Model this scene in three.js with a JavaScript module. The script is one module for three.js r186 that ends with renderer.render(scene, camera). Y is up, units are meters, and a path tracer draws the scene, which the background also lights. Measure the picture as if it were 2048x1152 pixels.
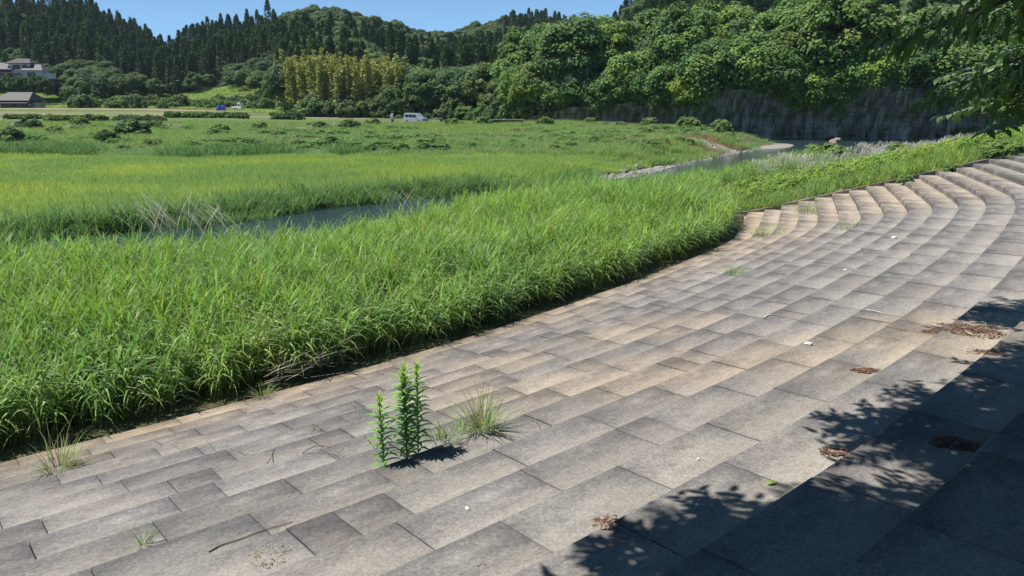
import * as THREE from 'three';
import { mergeGeometries } from 'three/addons/utils/BufferGeometryUtils.js';
import { MarchingCubes } from 'three/addons/objects/MarchingCubes.js';

// ---------------------------------------------------------------- camera, sky, sun, exposure
const CAM_H = 4.13;                                   // eye above the foot of the levee steps
const FOCAL = 1550, PITCH = Math.atan(366 / 1550);
const scene = new THREE.Scene();
const camera = new THREE.PerspectiveCamera(THREE.MathUtils.radToDeg(2 * Math.atan(576 / FOCAL)), 1024 / 576, 0.05, 3000);
camera.position.set(0, CAM_H, 0);
camera.lookAt(0, CAM_H - Math.sin(PITCH), -Math.cos(PITCH));
scene.add(camera);
const renderer = new THREE.WebGLRenderer({ antialias: true });
renderer.setSize(1024, 576);
renderer.toneMapping = THREE.LinearToneMapping;
renderer.toneMappingExposure = 1.3;
renderer.outputColorSpace = THREE.SRGBColorSpace;
renderer.shadowMap.enabled = true;

{ // clear summer sky: deep blue overhead, paler to the horizon
  const W = 256, H = 256, d = new Float32Array(W * H * 4);
  for (let j = 0; j < H; j++) {
    const el = ((j + 0.5) / H - 0.5) * Math.PI;
    const t = Math.max(0, Math.sin(el)), k = Math.exp(-t * 5.0), m = el < 0 ? Math.max(0.25, 1 + el * 4) : 1;
    const c = [0.028 + 0.31 * k, 0.075 + 0.57 * k, 0.185 + 0.84 * k];
    for (let i = 0; i < W; i++) { const o = (j * W + i) * 4; d[o] = c[0] * m; d[o + 1] = c[1] * m; d[o + 2] = c[2] * m; d[o + 3] = 1; }
  }
  const sky = new THREE.DataTexture(d, W, H, THREE.RGBAFormat, THREE.FloatType);
  sky.mapping = THREE.EquirectangularReflectionMapping; sky.magFilter = sky.minFilter = THREE.LinearFilter; sky.needsUpdate = true;
  scene.background = sky; scene.environment = sky; scene.backgroundIntensity = 1.0; scene.environmentIntensity = 1.0;
}
function rgb0(r, g, b) { return new THREE.Color().setRGB(r, g, b); }
const SUN_EL = THREE.MathUtils.degToRad(64), SUN_AZ = THREE.MathUtils.degToRad(-86);   // azimuth from the viewing direction, left is negative
const sunDir = new THREE.Vector3(Math.sin(SUN_AZ) * Math.cos(SUN_EL), Math.sin(SUN_EL), -Math.cos(SUN_AZ) * Math.cos(SUN_EL));
const sun = new THREE.DirectionalLight(new THREE.Color().setRGB(1, 0.95, 0.86), 5);
sun.position.copy(sunDir).multiplyScalar(300).add(new THREE.Vector3(0, 0, -60));
sun.target.position.set(0, 0, -60);
sun.castShadow = true; sun.shadow.mapSize.set(4096, 4096); sun.shadow.radius = 1;
scene.fog = new THREE.FogExp2(rgb0(0.62, 0.76, 0.95), 0.0001);
Object.assign(sun.shadow.camera, { left: -220, right: 220, top: 220, bottom: -220, near: 1, far: 800 });
scene.add(sun, sun.target);

// ---------------------------------------------------------------- helpers
function rng(seed) { let a = seed >>> 0; return () => { a = (a + 0x6D2B79F5) | 0; let t = Math.imul(a ^ (a >>> 15), 1 | a); t = (t + Math.imul(t ^ (t >>> 7), 61 | t)) ^ t; return ((t ^ (t >>> 14)) >>> 0) / 4294967296; }; }
const lerp = (a, b, t) => a + (b - a) * t, clamp = (x, a = 0, b = 1) => Math.min(b, Math.max(a, x));
const smooth = (a, b, x) => { const t = clamp((x - a) / (b - a)); return t * t * (3 - 2 * t); };
function table(xs, ys) { return x => { if (x <= xs[0]) return ys[0]; for (let i = 1; i < xs.length; i++) if (x <= xs[i]) return lerp(ys[i - 1], ys[i], (x - xs[i - 1]) / (xs[i] - xs[i - 1])); return ys[ys.length - 1]; }; }
function hash2(x, y) { let h = Math.imul(x | 0, 374761393) ^ Math.imul(y | 0, 668265263); h = Math.imul(h ^ (h >>> 13), 1274126177); return ((h ^ (h >>> 16)) >>> 0) / 4294967296; }
function vnoise(x, y) { const i = Math.floor(x), j = Math.floor(y), u = x - i, v = y - j, a = u * u * (3 - 2 * u), b = v * v * (3 - 2 * v); return lerp(lerp(hash2(i, j), hash2(i + 1, j), a), lerp(hash2(i, j + 1), hash2(i + 1, j + 1), a), b); }
function fbm(x, y, n = 4) { let s = 0, a = 0.5, f = 1, w = 0; for (let i = 0; i < n; i++) { s += a * vnoise(x * f + i * 17.3, y * f - i * 9.1); w += a; a *= 0.5; f *= 2.03; } return s / w; }
// periodic value noise for textures that repeat
function pnoise(x, y, px, py) { const i = Math.floor(x), j = Math.floor(y), u = x - i, v = y - j, a = u * u * (3 - 2 * u), b = v * v * (3 - 2 * v), m = (n, p) => ((n % p) + p) % p; return lerp(lerp(hash2(m(i, px), m(j, py)), hash2(m(i + 1, px), m(j, py)), a), lerp(hash2(m(i, px), m(j + 1, py)), hash2(m(i + 1, px), m(j + 1, py)), a), b); }
const V = (X, Y, Z) => new THREE.Vector3(X, Y, -Z);           // Z counts metres ahead of the photographer
// where a line of sight meets the level that lies H metres under the eye (or at depth Z)
function sight(px, py) { const dx = (px - 1024) / FOCAL, dy = (py - 576) / FOCAL, c = Math.cos(PITCH), s = Math.sin(PITCH); return [dx, -(dy * c + s), c - dy * s]; }
function onLevel(px, py, H) { const [a, b, c] = sight(px, py), t = H / -b; return { X: a * t, Z: c * t }; }
const slopeX = px => (px - 1024) / FOCAL / 1.0275;
const elevTan = py => Math.tan(Math.atan((576 - py) / FOCAL) - PITCH);

const used = {};
function numbered(n) { const k = used[n] = (used[n] ?? -1) + 1; return k ? `${n}_${String(k).padStart(3, '0')}` : n; }
function shade(o) { o.traverse(m => { if (m.isMesh) { m.castShadow = true; m.receiveShadow = true; } }); return o; }
function tag(o, label, category, group) { o.userData.label = label; o.userData.category = category; if (group) o.userData.group = group; return o; }
function thing(name, label, category, p = V(0, 0, 0), turn = 0, group) { const g = new THREE.Group(); g.name = numbered(name); g.position.copy(p); g.rotation.y = turn; tag(g, label, category, group); scene.add(g); return g; }
function part(parent, name, geo, mat) { const m = new THREE.Mesh(geo, mat); m.name = name; m.castShadow = m.receiveShadow = true; parent.add(m); return m; }
function solo(name, geo, mat, label, category, group) { const m = part(scene, numbered(name), geo, mat); return tag(m, label, category, group); }
function setting(name, geo, mat) { const m = part(scene, numbered(name), geo, mat); m.userData.kind = 'structure'; return m; }
function stuff(name, geo, mat, list, label, category, parent = scene) {         // list: [matrix, colour]
  const m = new THREE.InstancedMesh(geo, mat, list.length); m.name = parent === scene ? numbered(name) : name; m.castShadow = m.receiveShadow = true;
  list.forEach(([x, c], i) => { m.setMatrixAt(i, x); if (c) m.setColorAt(i, c); });
  m.userData.kind = 'stuff'; if (parent === scene) tag(m, label, category); parent.add(m); return m;
}
const rgb = (r, g, b) => new THREE.Color().setRGB(r, g, b);
const std = (c, roughness = 0.85, extra = {}) => new THREE.MeshStandardMaterial({ color: c, roughness, ...extra });
const TMPM = new THREE.Matrix4(), TMPQ = new THREE.Quaternion(), EUL = new THREE.Euler();
function place(X, Y, Z, turn, s, tiltX = 0, tiltZ = 0, sy = s) { EUL.set(tiltX, turn, tiltZ, 'YXZ'); TMPQ.setFromEuler(EUL); return new THREE.Matrix4().compose(new THREE.Vector3(X, Y, -Z), TMPQ, new THREE.Vector3(s, sy, s)); }

class Build {                                       // collects faces with their own colours
  constructor() { this.p = []; this.c = []; this.i = []; this.col = [1, 1, 1]; }
  v(x, y, z) { this.p.push(x, y, z); this.c.push(...this.col); return this.p.length / 3 - 1; }
  quad(a, b, c, d) { this.i.push(a, b, c, a, c, d); }
  // a leaf or blade: starts at o, heads along turn, rises at pitch (radians above level), bends down by droop
  blade(x, y, z, turn, pitch, len, w, droop, seg = 3, fold = 0, twist = 0) {
    let px = x, py = y, pz = z, a = pitch, prev = null; const st = len / seg, cx = Math.cos(turn + twist), sx = Math.sin(turn + twist), ct = Math.cos(turn), stn = Math.sin(turn);
    for (let k = 0; k <= seg; k++) {
      const t = k / seg, ww = w * 0.5 * (k === seg ? 0.04 : Math.min(1, 0.55 + t * 1.6) * (t > 0.45 ? 1 - (t - 0.45) / 0.6 * 0.9 : 1));
      const ex = -sx * ww, ez = -cx * ww;
      const l = this.v(px + ex, py + fold * ww, pz + ez), r = this.v(px - ex, py + fold * ww, pz - ez);
      if (prev) this.quad(prev[0], prev[1], r, l);
      prev = [l, r];
      px += Math.cos(a) * ct * st; pz += -Math.cos(a) * stn * st; py += Math.sin(a) * st; a -= droop / seg;
    }
  }
  // a flat leaf card (rhombus) with a centre, a normal-ish direction and a size
  card(x, y, z, nx, ny, nz, s, R, long = 1.5) {
    let ax = R() - 0.5, ay = R() - 0.5, az = R() - 0.5; const nl = Math.hypot(nx, ny, nz) || 1; nx /= nl; ny /= nl; nz /= nl;
    const dt = ax * nx + ay * ny + az * nz; ax -= dt * nx; ay -= dt * ny; az -= dt * nz; const al = Math.hypot(ax, ay, az) || 1; ax /= al; ay /= al; az /= al;
    const bx = ny * az - nz * ay, by = nz * ax - nx * az, bz = nx * ay - ny * ax, h = s * long * 0.5, w = s * 0.5;
    const q = [this.v(x - ax * h, y - ay * h, z - az * h), this.v(x + bx * w, y + by * w, z + bz * w), this.v(x + ax * h, y + ay * h, z + az * h), this.v(x - bx * w, y - by * w, z - bz * w)];
    this.quad(...q);
  }
  tube(pts, radii, n = 6) {
    let prev = null; const t = new THREE.Vector3(), u = new THREE.Vector3(), w = new THREE.Vector3();
    for (let k = 0; k < pts.length; k++) {
      t.subVectors(pts[Math.min(k + 1, pts.length - 1)], pts[Math.max(k - 1, 0)]).normalize();
      u.set(Math.abs(t.x) > 0.9 ? 0 : 1, Math.abs(t.x) > 0.9 ? 1 : 0, 0).cross(t).normalize(); w.crossVectors(t, u);
      const ring = []; for (let j = 0; j < n; j++) { const a = j / n * Math.PI * 2, r = radii[k]; ring.push(this.v(pts[k].x + (u.x * Math.cos(a) + w.x * Math.sin(a)) * r, pts[k].y + (u.y * Math.cos(a) + w.y * Math.sin(a)) * r, pts[k].z + (u.z * Math.cos(a) + w.z * Math.sin(a)) * r)); }
      if (prev) for (let j = 0; j < n; j++) this.quad(prev[j], prev[(j + 1) % n], ring[(j + 1) % n], ring[j]);
      prev = ring;
    }
  }
  geo() { const g = new THREE.BufferGeometry(); g.setAttribute('position', new THREE.Float32BufferAttribute(this.p, 3)); g.setAttribute('color', new THREE.Float32BufferAttribute(this.c, 3)); g.setIndex(this.i); g.computeVertexNormals(); return g; }
}
const leafMat = (roughness = 0.75, through = 0.35, extra = {}) => new THREE.MeshPhysicalMaterial({ vertexColors: true, side: THREE.DoubleSide, roughness, transmission: through, thickness: 0, ior: 1.35, ...extra });
const M = {
  reed: leafMat(0.92, 0.5, { clearcoat: 0.35, clearcoatRoughness: 0.38 }), meadow: leafMat(0.95, 0.5), tree: leafMat(0.95, 0.35), needle: leafMat(0.95, 0.15), weed: leafMat(0.92, 0.4, { clearcoat: 0.3, clearcoatRoughness: 0.4 }), cherry: leafMat(0.9, 0.4, { clearcoat: 0.5, clearcoatRoughness: 0.3 }),
  dry: new THREE.MeshStandardMaterial({ vertexColors: true, roughness: 0.9, side: THREE.DoubleSide }),
  bark: std(rgb(0.10, 0.08, 0.06), 0.95), bamboo: std(rgb(0.22, 0.24, 0.08), 0.6),
};

// ---------------------------------------------------------------- lie of the land
// foot of the stepped levee, as a curve: heading (degrees right of the view) against distance along it
const heading = table([-12, -8, 0, 4, 8, 12, 16, 19.5, 21.5, 24, 31, 36, 50, 80, 110], [53, 52.3, 49.3, 45.9, 40.5, 37.3, 35.5, 31.5, 21.5, 20, 19, 34, 42, 48, 55].map(d => d));
const CURVE = [], DS = 0.1, S0 = -12;
{ // integrate both ways from the point at s = 0
  const at0 = [-6.02, 8.53];
  const f = []; let x = at0[0], z = at0[1];
  for (let s = 0; s <= 110; s += DS) { f.push([x, z, heading(s) * Math.PI / 180]); const t = heading(s + DS / 2) * Math.PI / 180; x += Math.sin(t) * DS; z += Math.cos(t) * DS; }
  const b = []; x = at0[0]; z = at0[1];
  for (let s = -DS; s >= S0 - 1e-6; s -= DS) { const t = heading(s + DS / 2) * Math.PI / 180; x -= Math.sin(t) * DS; z -= Math.cos(t) * DS; b.push([x, z, heading(s) * Math.PI / 180]); }
  CURVE.push(...b.reverse(), ...f);
}
function foot(s) { const t = clamp((s - S0) / DS, 0, CURVE.length - 1.001), i = Math.floor(t), u = t - i, a = CURVE[i], b = CURVE[i + 1]; return [lerp(a[0], b[0], u), lerp(a[1], b[1], u), lerp(a[2], b[2], u)]; }
function levee(s, d) { const [x, z, t] = foot(s); return [x + d * Math.cos(t), z - d * Math.sin(t)]; }   // d metres up the bank from its foot
function toLevee(X, Z) { // nearest point of the foot line: [s, d]
  let best = 1e9, bi = 0; for (let i = 0; i < CURVE.length; i += 12) { const q = (CURVE[i][0] - X) ** 2 + (CURVE[i][1] - Z) ** 2; if (q < best) { best = q; bi = i; } }
  for (let i = Math.max(0, bi - 12), e = Math.min(CURVE.length - 1, bi + 12); i <= e; i++) { const q = (CURVE[i][0] - X) ** 2 + (CURVE[i][1] - Z) ** 2; if (q < best) { best = q; bi = i; } }
  const c = CURVE[bi]; return [S0 + bi * DS, (X - c[0]) * Math.cos(c[2]) - (Z - c[1]) * Math.sin(c[2])];
}
const RISE = 0.1522, TREAD = 0.61, WATER = -0.75;
const END_Z = d => 30.6 - 0.09 * d;                                   // line across the bank where the steps stop
const nearX = table([4, 10, 14, 17, 19.5, 25, 30.6, 36, 45, 56, 65, 75, 95, 130], [-42, -25, -17, -11.5, -6.4, -3.2, 1.0, 6.6, 12, 19, 29.5, 43, 76, 120]);
const farX = table([10, 20, 27, 30, 33.5, 38.5, 42.5, 49.5, 56, 63.5, 75, 90, 98, 104, 112, 121, 140], [-60, -34, -19.5, -15.5, -11.8, -8.6, -4.4, 4.2, 8.6, 12.5, 19, 28, 33, 31, 31.5, 33, 34]);
// forest foot and ridge, against the direction X/Z
const XS = [-300, 0, 130, 190, 250, 300, 345, 370, 430, 470, 500, 560, 640, 740, 810, 850, 900, 960, 1010, 1080, 1120, 1165, 1195, 1215, 1240, 1300, 1500, 2000, 2400];
const SKY = [-30, -16, 0, 14, 52, 74, 88, 80, 64, 46, 50, 26, 10, 22, 44, 60, 56, 42, 32, 28, 34, 60, 62, 36, 10, -60, -100, -120, -100];
const RIDGE = [430, 430, 430, 430, 440, 460, 490, 480, 450, 440, 430, 410, 400, 410, 440, 480, 490, 500, 500, 490, 480, 470, 420, 330, 300, 270, 240, 220, 220];
const skyAt = table(XS.map(slopeX), SKY), ridgeAt = table(XS.map(slopeX), RIDGE);
const footAt = table([-300, 0, 200, 420, 540, 600, 900, 1000, 1080, 1200, 1320, 1400, 1480, 1600, 1750, 1900, 2050, 2400].map(slopeX), [235, 230, 228, 222, 205, 182, 176, 160, 146, 138, 130, 122, 119, 116, 111, 106, 102, 100]);
const cliffAt = table([1020, 1090, 1250, 1420, 1600, 1950, 2100].map(slopeX), [0, 3, 4.5, 6.5, 6.0, 6.5, 6]);
const farHill = (a, Z) => { // height of the hills over the plain, and how far up them
  const zf = footAt(a), zr = ridgeAt(a); if (Z < zf) return 0;
  const c = cliffAt(a), t = (Z - zf) / (zr - zf), base = 6.3 / zf, peak = elevTan(skyAt(a));
  const line = t < 1 ? lerp(base + 0.5 * c / zf, peak, Math.pow(t, 0.9)) : peak - (t - 1) * 0.05;      // slope of the tree tops as seen from the river
  const X = a * Z, roll = (fbm(X / 60 + 31, Z / 60, 3) - 0.6) * 9 * smooth(0.05, 0.3, t) * (1 - smooth(0.7, 1, t));
  return Math.max(0, c * smooth(0, 1.2, Z - zf), line * Z - 11.5 + 2.6 + roll);
};
function plainY(X, Z) {                                               // flood plain and fields beyond the river
  const left = smooth(0.05, -0.55, X / Math.max(Z, 1));
  let y = -0.35 + 0.35 * smooth(30, 62, Z) + 0.55 * smooth(64, 76, Z) + 0.35 * smooth(95, 130, Z) + (0.05 + 2.5 * left) * smooth(128, 232, Z);
  y += (fbm(X / 9, Z / 9, 3) - 0.5) * 0.35 * smooth(30, 60, Z);
  return y;
}
function groundY(X, Z, sd) {
  if (Z <= 2) { const [s, d] = sd || toLevee(X, Z); return d > 0 ? Math.min(d * 0.25, 2.62) - 0.28 : -0.1; }
  const a = X / Z, zf = footAt(a);
  const nx = nearX(Z), fx = farX(Z);
  const [s, d] = sd || toLevee(X, Z);
  if (X > nx || d > -0.5) {                                           // the photographer's side
    const steps = smooth(END_Z(d) + 0.3, END_Z(d), Z);
    let y = d > 0 ? Math.min(d * 0.25, 2.62 - 1.2 * smooth(40, 70, Z)) - 0.28 * steps - 0.04 : -0.08 + (fbm(X / 3, Z / 3, 3) - 0.5) * 0.25 * smooth(0, 2, -d);
    const bank = X - nx; if (d < -0.5) y = lerp(WATER - 0.25, y, smooth(-0.3, 1.6, bank));
    if (Z > 85) y = lerp(y, WATER - 0.3, smooth(85, 96, Z));
    return Z > zf ? y + farHill(a, Z) : y;
  }
  if (X > fx) { const k = Math.min(nx - X, X - fx); return Z > zf - 0.5 ? WATER - 0.3 + farHill(a, Z) : WATER - 0.25 - 0.5 * smooth(0, 2.5, k); }
  const bank = fx - X, steep = Z < 46 ? 1.5 : 6;
  return lerp(WATER - 0.2, plainY(X, Z), smooth(-0.2, steep, bank)) + farHill(a, Z);
}

{ // ground: one sheet, finer ahead of the photographer
  const R = rng(3), th = []; for (let a = -180; a < 180;) { th.push(a); a += Math.abs(a) < 54 ? 0.34 : 4; } th.push(180);
  const rr = []; for (let r = 1.5; r < 1400; r *= r < 25 ? 1.03 : r < 150 ? 1.016 : 1.025) rr.push(r);
  const pos = [0, groundY(0, 0), 0], col = [0.1, 0.1, 0.06], idx = [], uv = [0, 0];
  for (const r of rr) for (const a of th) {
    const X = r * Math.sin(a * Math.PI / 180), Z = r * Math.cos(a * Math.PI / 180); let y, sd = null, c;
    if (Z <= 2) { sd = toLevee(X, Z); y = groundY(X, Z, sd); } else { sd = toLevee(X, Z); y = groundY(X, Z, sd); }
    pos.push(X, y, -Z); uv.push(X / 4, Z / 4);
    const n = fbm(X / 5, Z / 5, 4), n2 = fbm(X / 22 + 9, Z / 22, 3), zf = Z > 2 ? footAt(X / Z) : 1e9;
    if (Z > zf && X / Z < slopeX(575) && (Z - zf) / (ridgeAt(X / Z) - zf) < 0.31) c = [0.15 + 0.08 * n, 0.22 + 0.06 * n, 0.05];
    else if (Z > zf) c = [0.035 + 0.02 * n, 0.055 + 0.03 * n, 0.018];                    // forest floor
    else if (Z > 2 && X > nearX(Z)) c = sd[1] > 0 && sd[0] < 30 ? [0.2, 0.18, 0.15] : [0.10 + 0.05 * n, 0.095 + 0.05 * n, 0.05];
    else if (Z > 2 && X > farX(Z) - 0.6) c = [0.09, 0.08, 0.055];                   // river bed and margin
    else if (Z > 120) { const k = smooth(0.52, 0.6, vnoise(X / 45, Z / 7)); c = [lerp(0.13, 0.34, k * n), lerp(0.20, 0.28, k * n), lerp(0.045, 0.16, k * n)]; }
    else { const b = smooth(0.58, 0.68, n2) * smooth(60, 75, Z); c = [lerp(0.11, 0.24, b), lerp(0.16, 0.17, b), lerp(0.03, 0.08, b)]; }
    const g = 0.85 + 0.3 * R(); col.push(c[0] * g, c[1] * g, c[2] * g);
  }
  const n = th.length;
  for (let j = 0; j < n - 1; j++) idx.push(0, 1 + j + 1, 1 + j);
  for (let i = 0; i < rr.length - 1; i++) for (let j = 0; j < n - 1; j++) { const a = 1 + i * n + j, b = a + 1, c = a + n, d = c + 1; idx.push(a, b, c, b, d, c); }
  const g = new THREE.BufferGeometry(); g.setAttribute('position', new THREE.Float32BufferAttribute(pos, 3)); g.setAttribute('color', new THREE.Float32BufferAttribute(col, 3)); g.setAttribute('uv', new THREE.Float32BufferAttribute(uv, 2)); g.setIndex(idx); g.computeVertexNormals();
  const T = 512, d = new Uint8Array(T * T * 4), q = rng(8);
  for (let j = 0; j < T; j++) for (let i = 0; i < T; i++) { const v = 150 + 60 * (pnoise(i / 32, j / 32, 16, 16) - 0.5) + 60 * (pnoise(i / 8, j / 8, 64, 64) - 0.5) + 60 * (q() - 0.5); const o = (j * T + i) * 4; d[o] = d[o + 1] = d[o + 2] = clamp(v + 40, 0, 255); d[o + 3] = 255; }
  const t = new THREE.DataTexture(d, T, T); t.wrapS = t.wrapT = THREE.RepeatWrapping; t.magFilter = THREE.LinearFilter; t.needsUpdate = true;
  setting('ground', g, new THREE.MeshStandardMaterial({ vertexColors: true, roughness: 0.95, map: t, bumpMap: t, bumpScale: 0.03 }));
}

{ // river water with a light ripple
  const T = 512, d = new Uint8Array(T * T * 4);
  for (let j = 0; j < T; j++) for (let i = 0; i < T; i++) { const v = 0.5 * pnoise(i / 16, j / 32, 32, 16) + 0.3 * pnoise(i / 8, j / 12.8, 64, 40) + 0.2 * pnoise(i / 4, j / 5.12, 128, 100); const o = (j * T + i) * 4; d[o] = d[o + 1] = d[o + 2] = v * 255; d[o + 3] = 255; }
  const t = new THREE.DataTexture(d, T, T); t.wrapS = t.wrapT = THREE.RepeatWrapping; t.magFilter = THREE.LinearFilter; t.needsUpdate = true;
  const g = new THREE.PlaneGeometry(260, 180); g.rotateX(-Math.PI / 2);
  const u = g.attributes.uv; for (let i = 0; i < u.count; i++) u.setXY(i, u.getX(i) * 260 / 6, u.getY(i) * 180 / 6);
  const m = setting('river_water', g, new THREE.MeshPhysicalMaterial({ color: rgb(0.03, 0.055, 0.06), roughness: 0.05, ior: 1.33, bumpMap: t, bumpScale: 0.2 }));
  m.position.set(10, WATER, -80);
}

// ---------------------------------------------------------------- stepped levee of concrete blocks
const stepTop = k => CAM_H - (2 + k * RISE);                          // k counts steps down from the one by the photographer; 14 is the lowest
{
  const W = 2048, H = 320, d = new Uint8Array(W * H * 4), bd = new Uint8Array(W * H * 4), R = rng(21);       // 6 m along, one tread deep; row 0 is the nose
  const pale = new Float32Array(W * H);
  for (let n = 0; n < 9000; n++) { const x = R() * W | 0, y = R() * H | 0, r = 0.5 + R() * R() * 1.6, b = 0.3 + R() * 0.8; for (let j = -2; j <= 2; j++) for (let i = -2; i <= 2; i++) if (i * i + j * j * 2.2 <= r * r) { const yy = y + j; if (yy >= 0 && yy < H) pale[yy * W + ((x + i + W) % W)] = b; } }
  for (let j = 0; j < H; j++) for (let i = 0; i < W; i++) {
    const v = j / H, o = (j * W + i) * 4;
    const big = pnoise(i / 128, j / 80, 16, 97) * 0.6 + pnoise(i / 41 + 3, j / 26, 50, 97) * 0.4, fine = pnoise(i / 5, j / 5, 410, 97), grain = R();
    const lich = 0.45 * pnoise(i / 128, j / 60 + 40, 16, 97) + 0.25 * pnoise(i / 32, j / 24, 64, 97) + 0.3 * pnoise(i / 8, j / 7, 256, 97);
    // dark weathering crust, thick along the worn nose and thinning out in flecks up the tread
    const sl = (i * 6 / W) % 1, end = 0.42 * Math.exp(-(1 - sl) / 0.07) + 0.2 * Math.exp(-sl / 0.04), worn = pnoise((i * 6 / W | 0) * 3.7, 5, 64, 97) - 0.5;
    const crust = clamp((lich + 0.5 * worn + end + (0.66 - v * 1.25) - 0.44 + (grain - 0.5) * 0.6) * 1.35);
    let L = 145 + 26 * (big - 0.5) + 26 * (fine - 0.5) + 44 * (grain - 0.5) - 46 * crust;
    L += pale[o / 4] * 46;
    if (grain > 0.985) L -= 34;
    d[o] = clamp(L + 5 - 3 * crust, 0, 255); d[o + 1] = clamp(L, 0, 255); d[o + 2] = clamp(L - 6 + 6 * crust, 0, 255); d[o + 3] = 255;
    bd[o] = bd[o + 1] = bd[o + 2] = clamp(110 + 60 * (fine - 0.5) + 80 * (grain - 0.5) + pale[o / 4] * 50, 0, 255); bd[o + 3] = 255;
  }
  const mk = (a, srgb) => { const t = new THREE.DataTexture(a, W, H); t.wrapS = THREE.RepeatWrapping; t.wrapT = THREE.ClampToEdgeWrapping; t.magFilter = THREE.LinearFilter; if (srgb) t.colorSpace = THREE.SRGBColorSpace; t.needsUpdate = true; return t; };
  const mat = new THREE.MeshStandardMaterial({ vertexColors: true, roughness: 0.92, map: mk(d, true), bumpMap: mk(bd, false), bumpScale: 0.003 });
  // silt: pale sand left by floods along the foot, over the far bend and in a drift across the middle
  const drift = [[[1010, 742], 2.9, 1.3], [[1180, 735], 2.76, 1.5], [[1330, 712], 2.6, 1.6], [[1560, 690], 2.45, 1.6], [[1680, 655], 2.3, 1.4], [[1850, 640], 2.15, 1.6], [[1010, 690], 3.3, 1.5], [[880, 760], 3.2, 1.0], [[1250, 650], 3.2, 1.6]].map(([p, h, r]) => { const q = onLevel(p[0], p[1], h); return [q.X, q.Z, r]; });
  const silt = (X, Z, s, k) => {
    const n = fbm(X * 0.9 + 5, Z * 0.9, 3), n2 = fbm(X * 2.3, Z * 2.3 + 7, 3);
    let m = smooth(9.5, 15, k + (n - 0.5) * 5) * 0.9;
    m = Math.max(m, smooth(19, 22.5, s + (n - 0.5) * 3) * smooth(-2, 6, k + (n2 - 0.5) * 4) * 0.8);
    m = Math.max(m, smooth(12, 20, s) * smooth(7, 12, k) * 0.8);
    if (k > 13) m = 1.0 + 0.5 * n;                       // thickest along the foot
    for (const [x, z, r] of drift) m = Math.max(m, smooth(1.1, 0.25, Math.hypot(X - x, Z - z) / r + (n2 - 0.5) * 1.1) * 0.75);
    return m;
  };
  function block(s0, s1, k, R, tone, lowest) {
    const dn = (14 - k) * TREAD + (R() - 0.5) * 0.014, db = (14 - k) * TREAD + TREAD + 0.02, y = stepTop(k) + (R() - 0.5) * 0.006, tilt = (R() - 0.5) * 0.006, c = 0.014, nu = 3, nv = 3, g = 0.003 + R() * 0.003;
    const pos = [], col = [], uv = [], slot = R() * 6 | 0, tint = [1 + (R() - 0.5) * 0.03, 1, 1 + (R() - 0.5) * 0.03];
    const P = (i, d, yy, v) => { const s = lerp(s0 + g, s1 - g, i / nu), [X, Z] = levee(s, d), m = silt(X, Z, s, k); return { p: [X, yy + tilt * (i / nu - 0.5), -Z], uv: [(slot + clamp(1 - (s1 - s) / 0.935, 0.004, 0.996)) / 6, clamp(v, 0.01, 0.99)], c: [tone * tint[0] * lerp(1, 1.36, m), tone * lerp(1, 1.2, m), tone * tint[2] * lerp(1, 1.0, m)] }; };
    const q = (a, b, e, f) => { for (const w of [a, b, e, a, e, f]) { pos.push(...w.p); uv.push(...w.uv); col.push(...w.c); } };
    for (let i = 0; i < nu; i++) {
      for (let j = 0; j < nv; j++) { const d0 = lerp(dn + c, db, j / nv), d1 = lerp(dn + c, db, (j + 1) / nv); q(P(i, d0, y, (d0 - dn) / TREAD), P(i, d1, y, (d1 - dn) / TREAD), P(i + 1, d1, y, (d1 - dn) / TREAD), P(i + 1, d0, y, (d0 - dn) / TREAD)); }
      q(P(i, dn, y - 0.21, 0.12), P(i, dn, y - c, 0.01), P(i + 1, dn, y - c, 0.01), P(i + 1, dn, y - 0.21, 0.12));
      q(P(i, dn, y - c, 0.01), P(i, dn + c, y, 0.03), P(i + 1, dn + c, y, 0.03), P(i + 1, dn, y - c, 0.01));
    }
    for (const i of [0, nu]) { const a = P(i, dn, y - 0.21, 0.05), b = P(i, dn, y - c, 0.05), e = P(i, dn + c, y, 0.1), f = P(i, db, y, 0.9), h = P(i, db, y - 0.21, 0.9); i ? (q(a, h, f, e), q(a, e, b, b)) : (q(a, e, f, h), q(a, b, e, e)); }
    const ge = new THREE.BufferGeometry(); ge.setAttribute('position', new THREE.Float32BufferAttribute(pos, 3)); ge.setAttribute('color', new THREE.Float32BufferAttribute(col, 3)); ge.setAttribute('uv', new THREE.Float32BufferAttribute(uv, 2)); ge.computeVertexNormals();
    return ge;
  }
  const root = new THREE.Group(); root.name = 'levee_steps'; root.userData.kind = 'structure'; root.userData.label = 'curving stepped levee of grey concrete blocks'; scene.add(root);
  const all = [];
  for (let k = 15; k >= -3; k--) {
    const R = rng(100 + k), d = (14 - k) * TREAD + TREAD / 2; let s = -6 - R();
    for (; ;) {
      const small = R() < 0.2, len = small ? 0.28 + R() * 0.08 : 0.93, e = s + len, [X, Z] = levee(s + len / 2, d), lim = END_Z(d + 0.0);
      if (Z > lim || s > 60) break;
      // narrow closing blocks are of a darker mix
      const tone = small ? 0.62 + R() * 0.2 : 0.76 + R() * 0.22;
      all.push({ g: block(s, e, k, R, tone), near: Math.hypot(X, Z, CAM_H - stepTop(k)), Z, X }); s = e;
    }
  }
  const seen = b => b.Z > 1 && Math.abs(b.X / b.Z) < 0.76 && b.near > 2.8;
  all.sort((a, b) => (seen(b) - seen(a)) || (a.near - b.near));
  all.slice(0, 300).forEach((b, i) => part(root, i ? `concrete_block_${String(i).padStart(3, '0')}` : 'concrete_block', b.g, mat));
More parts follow.
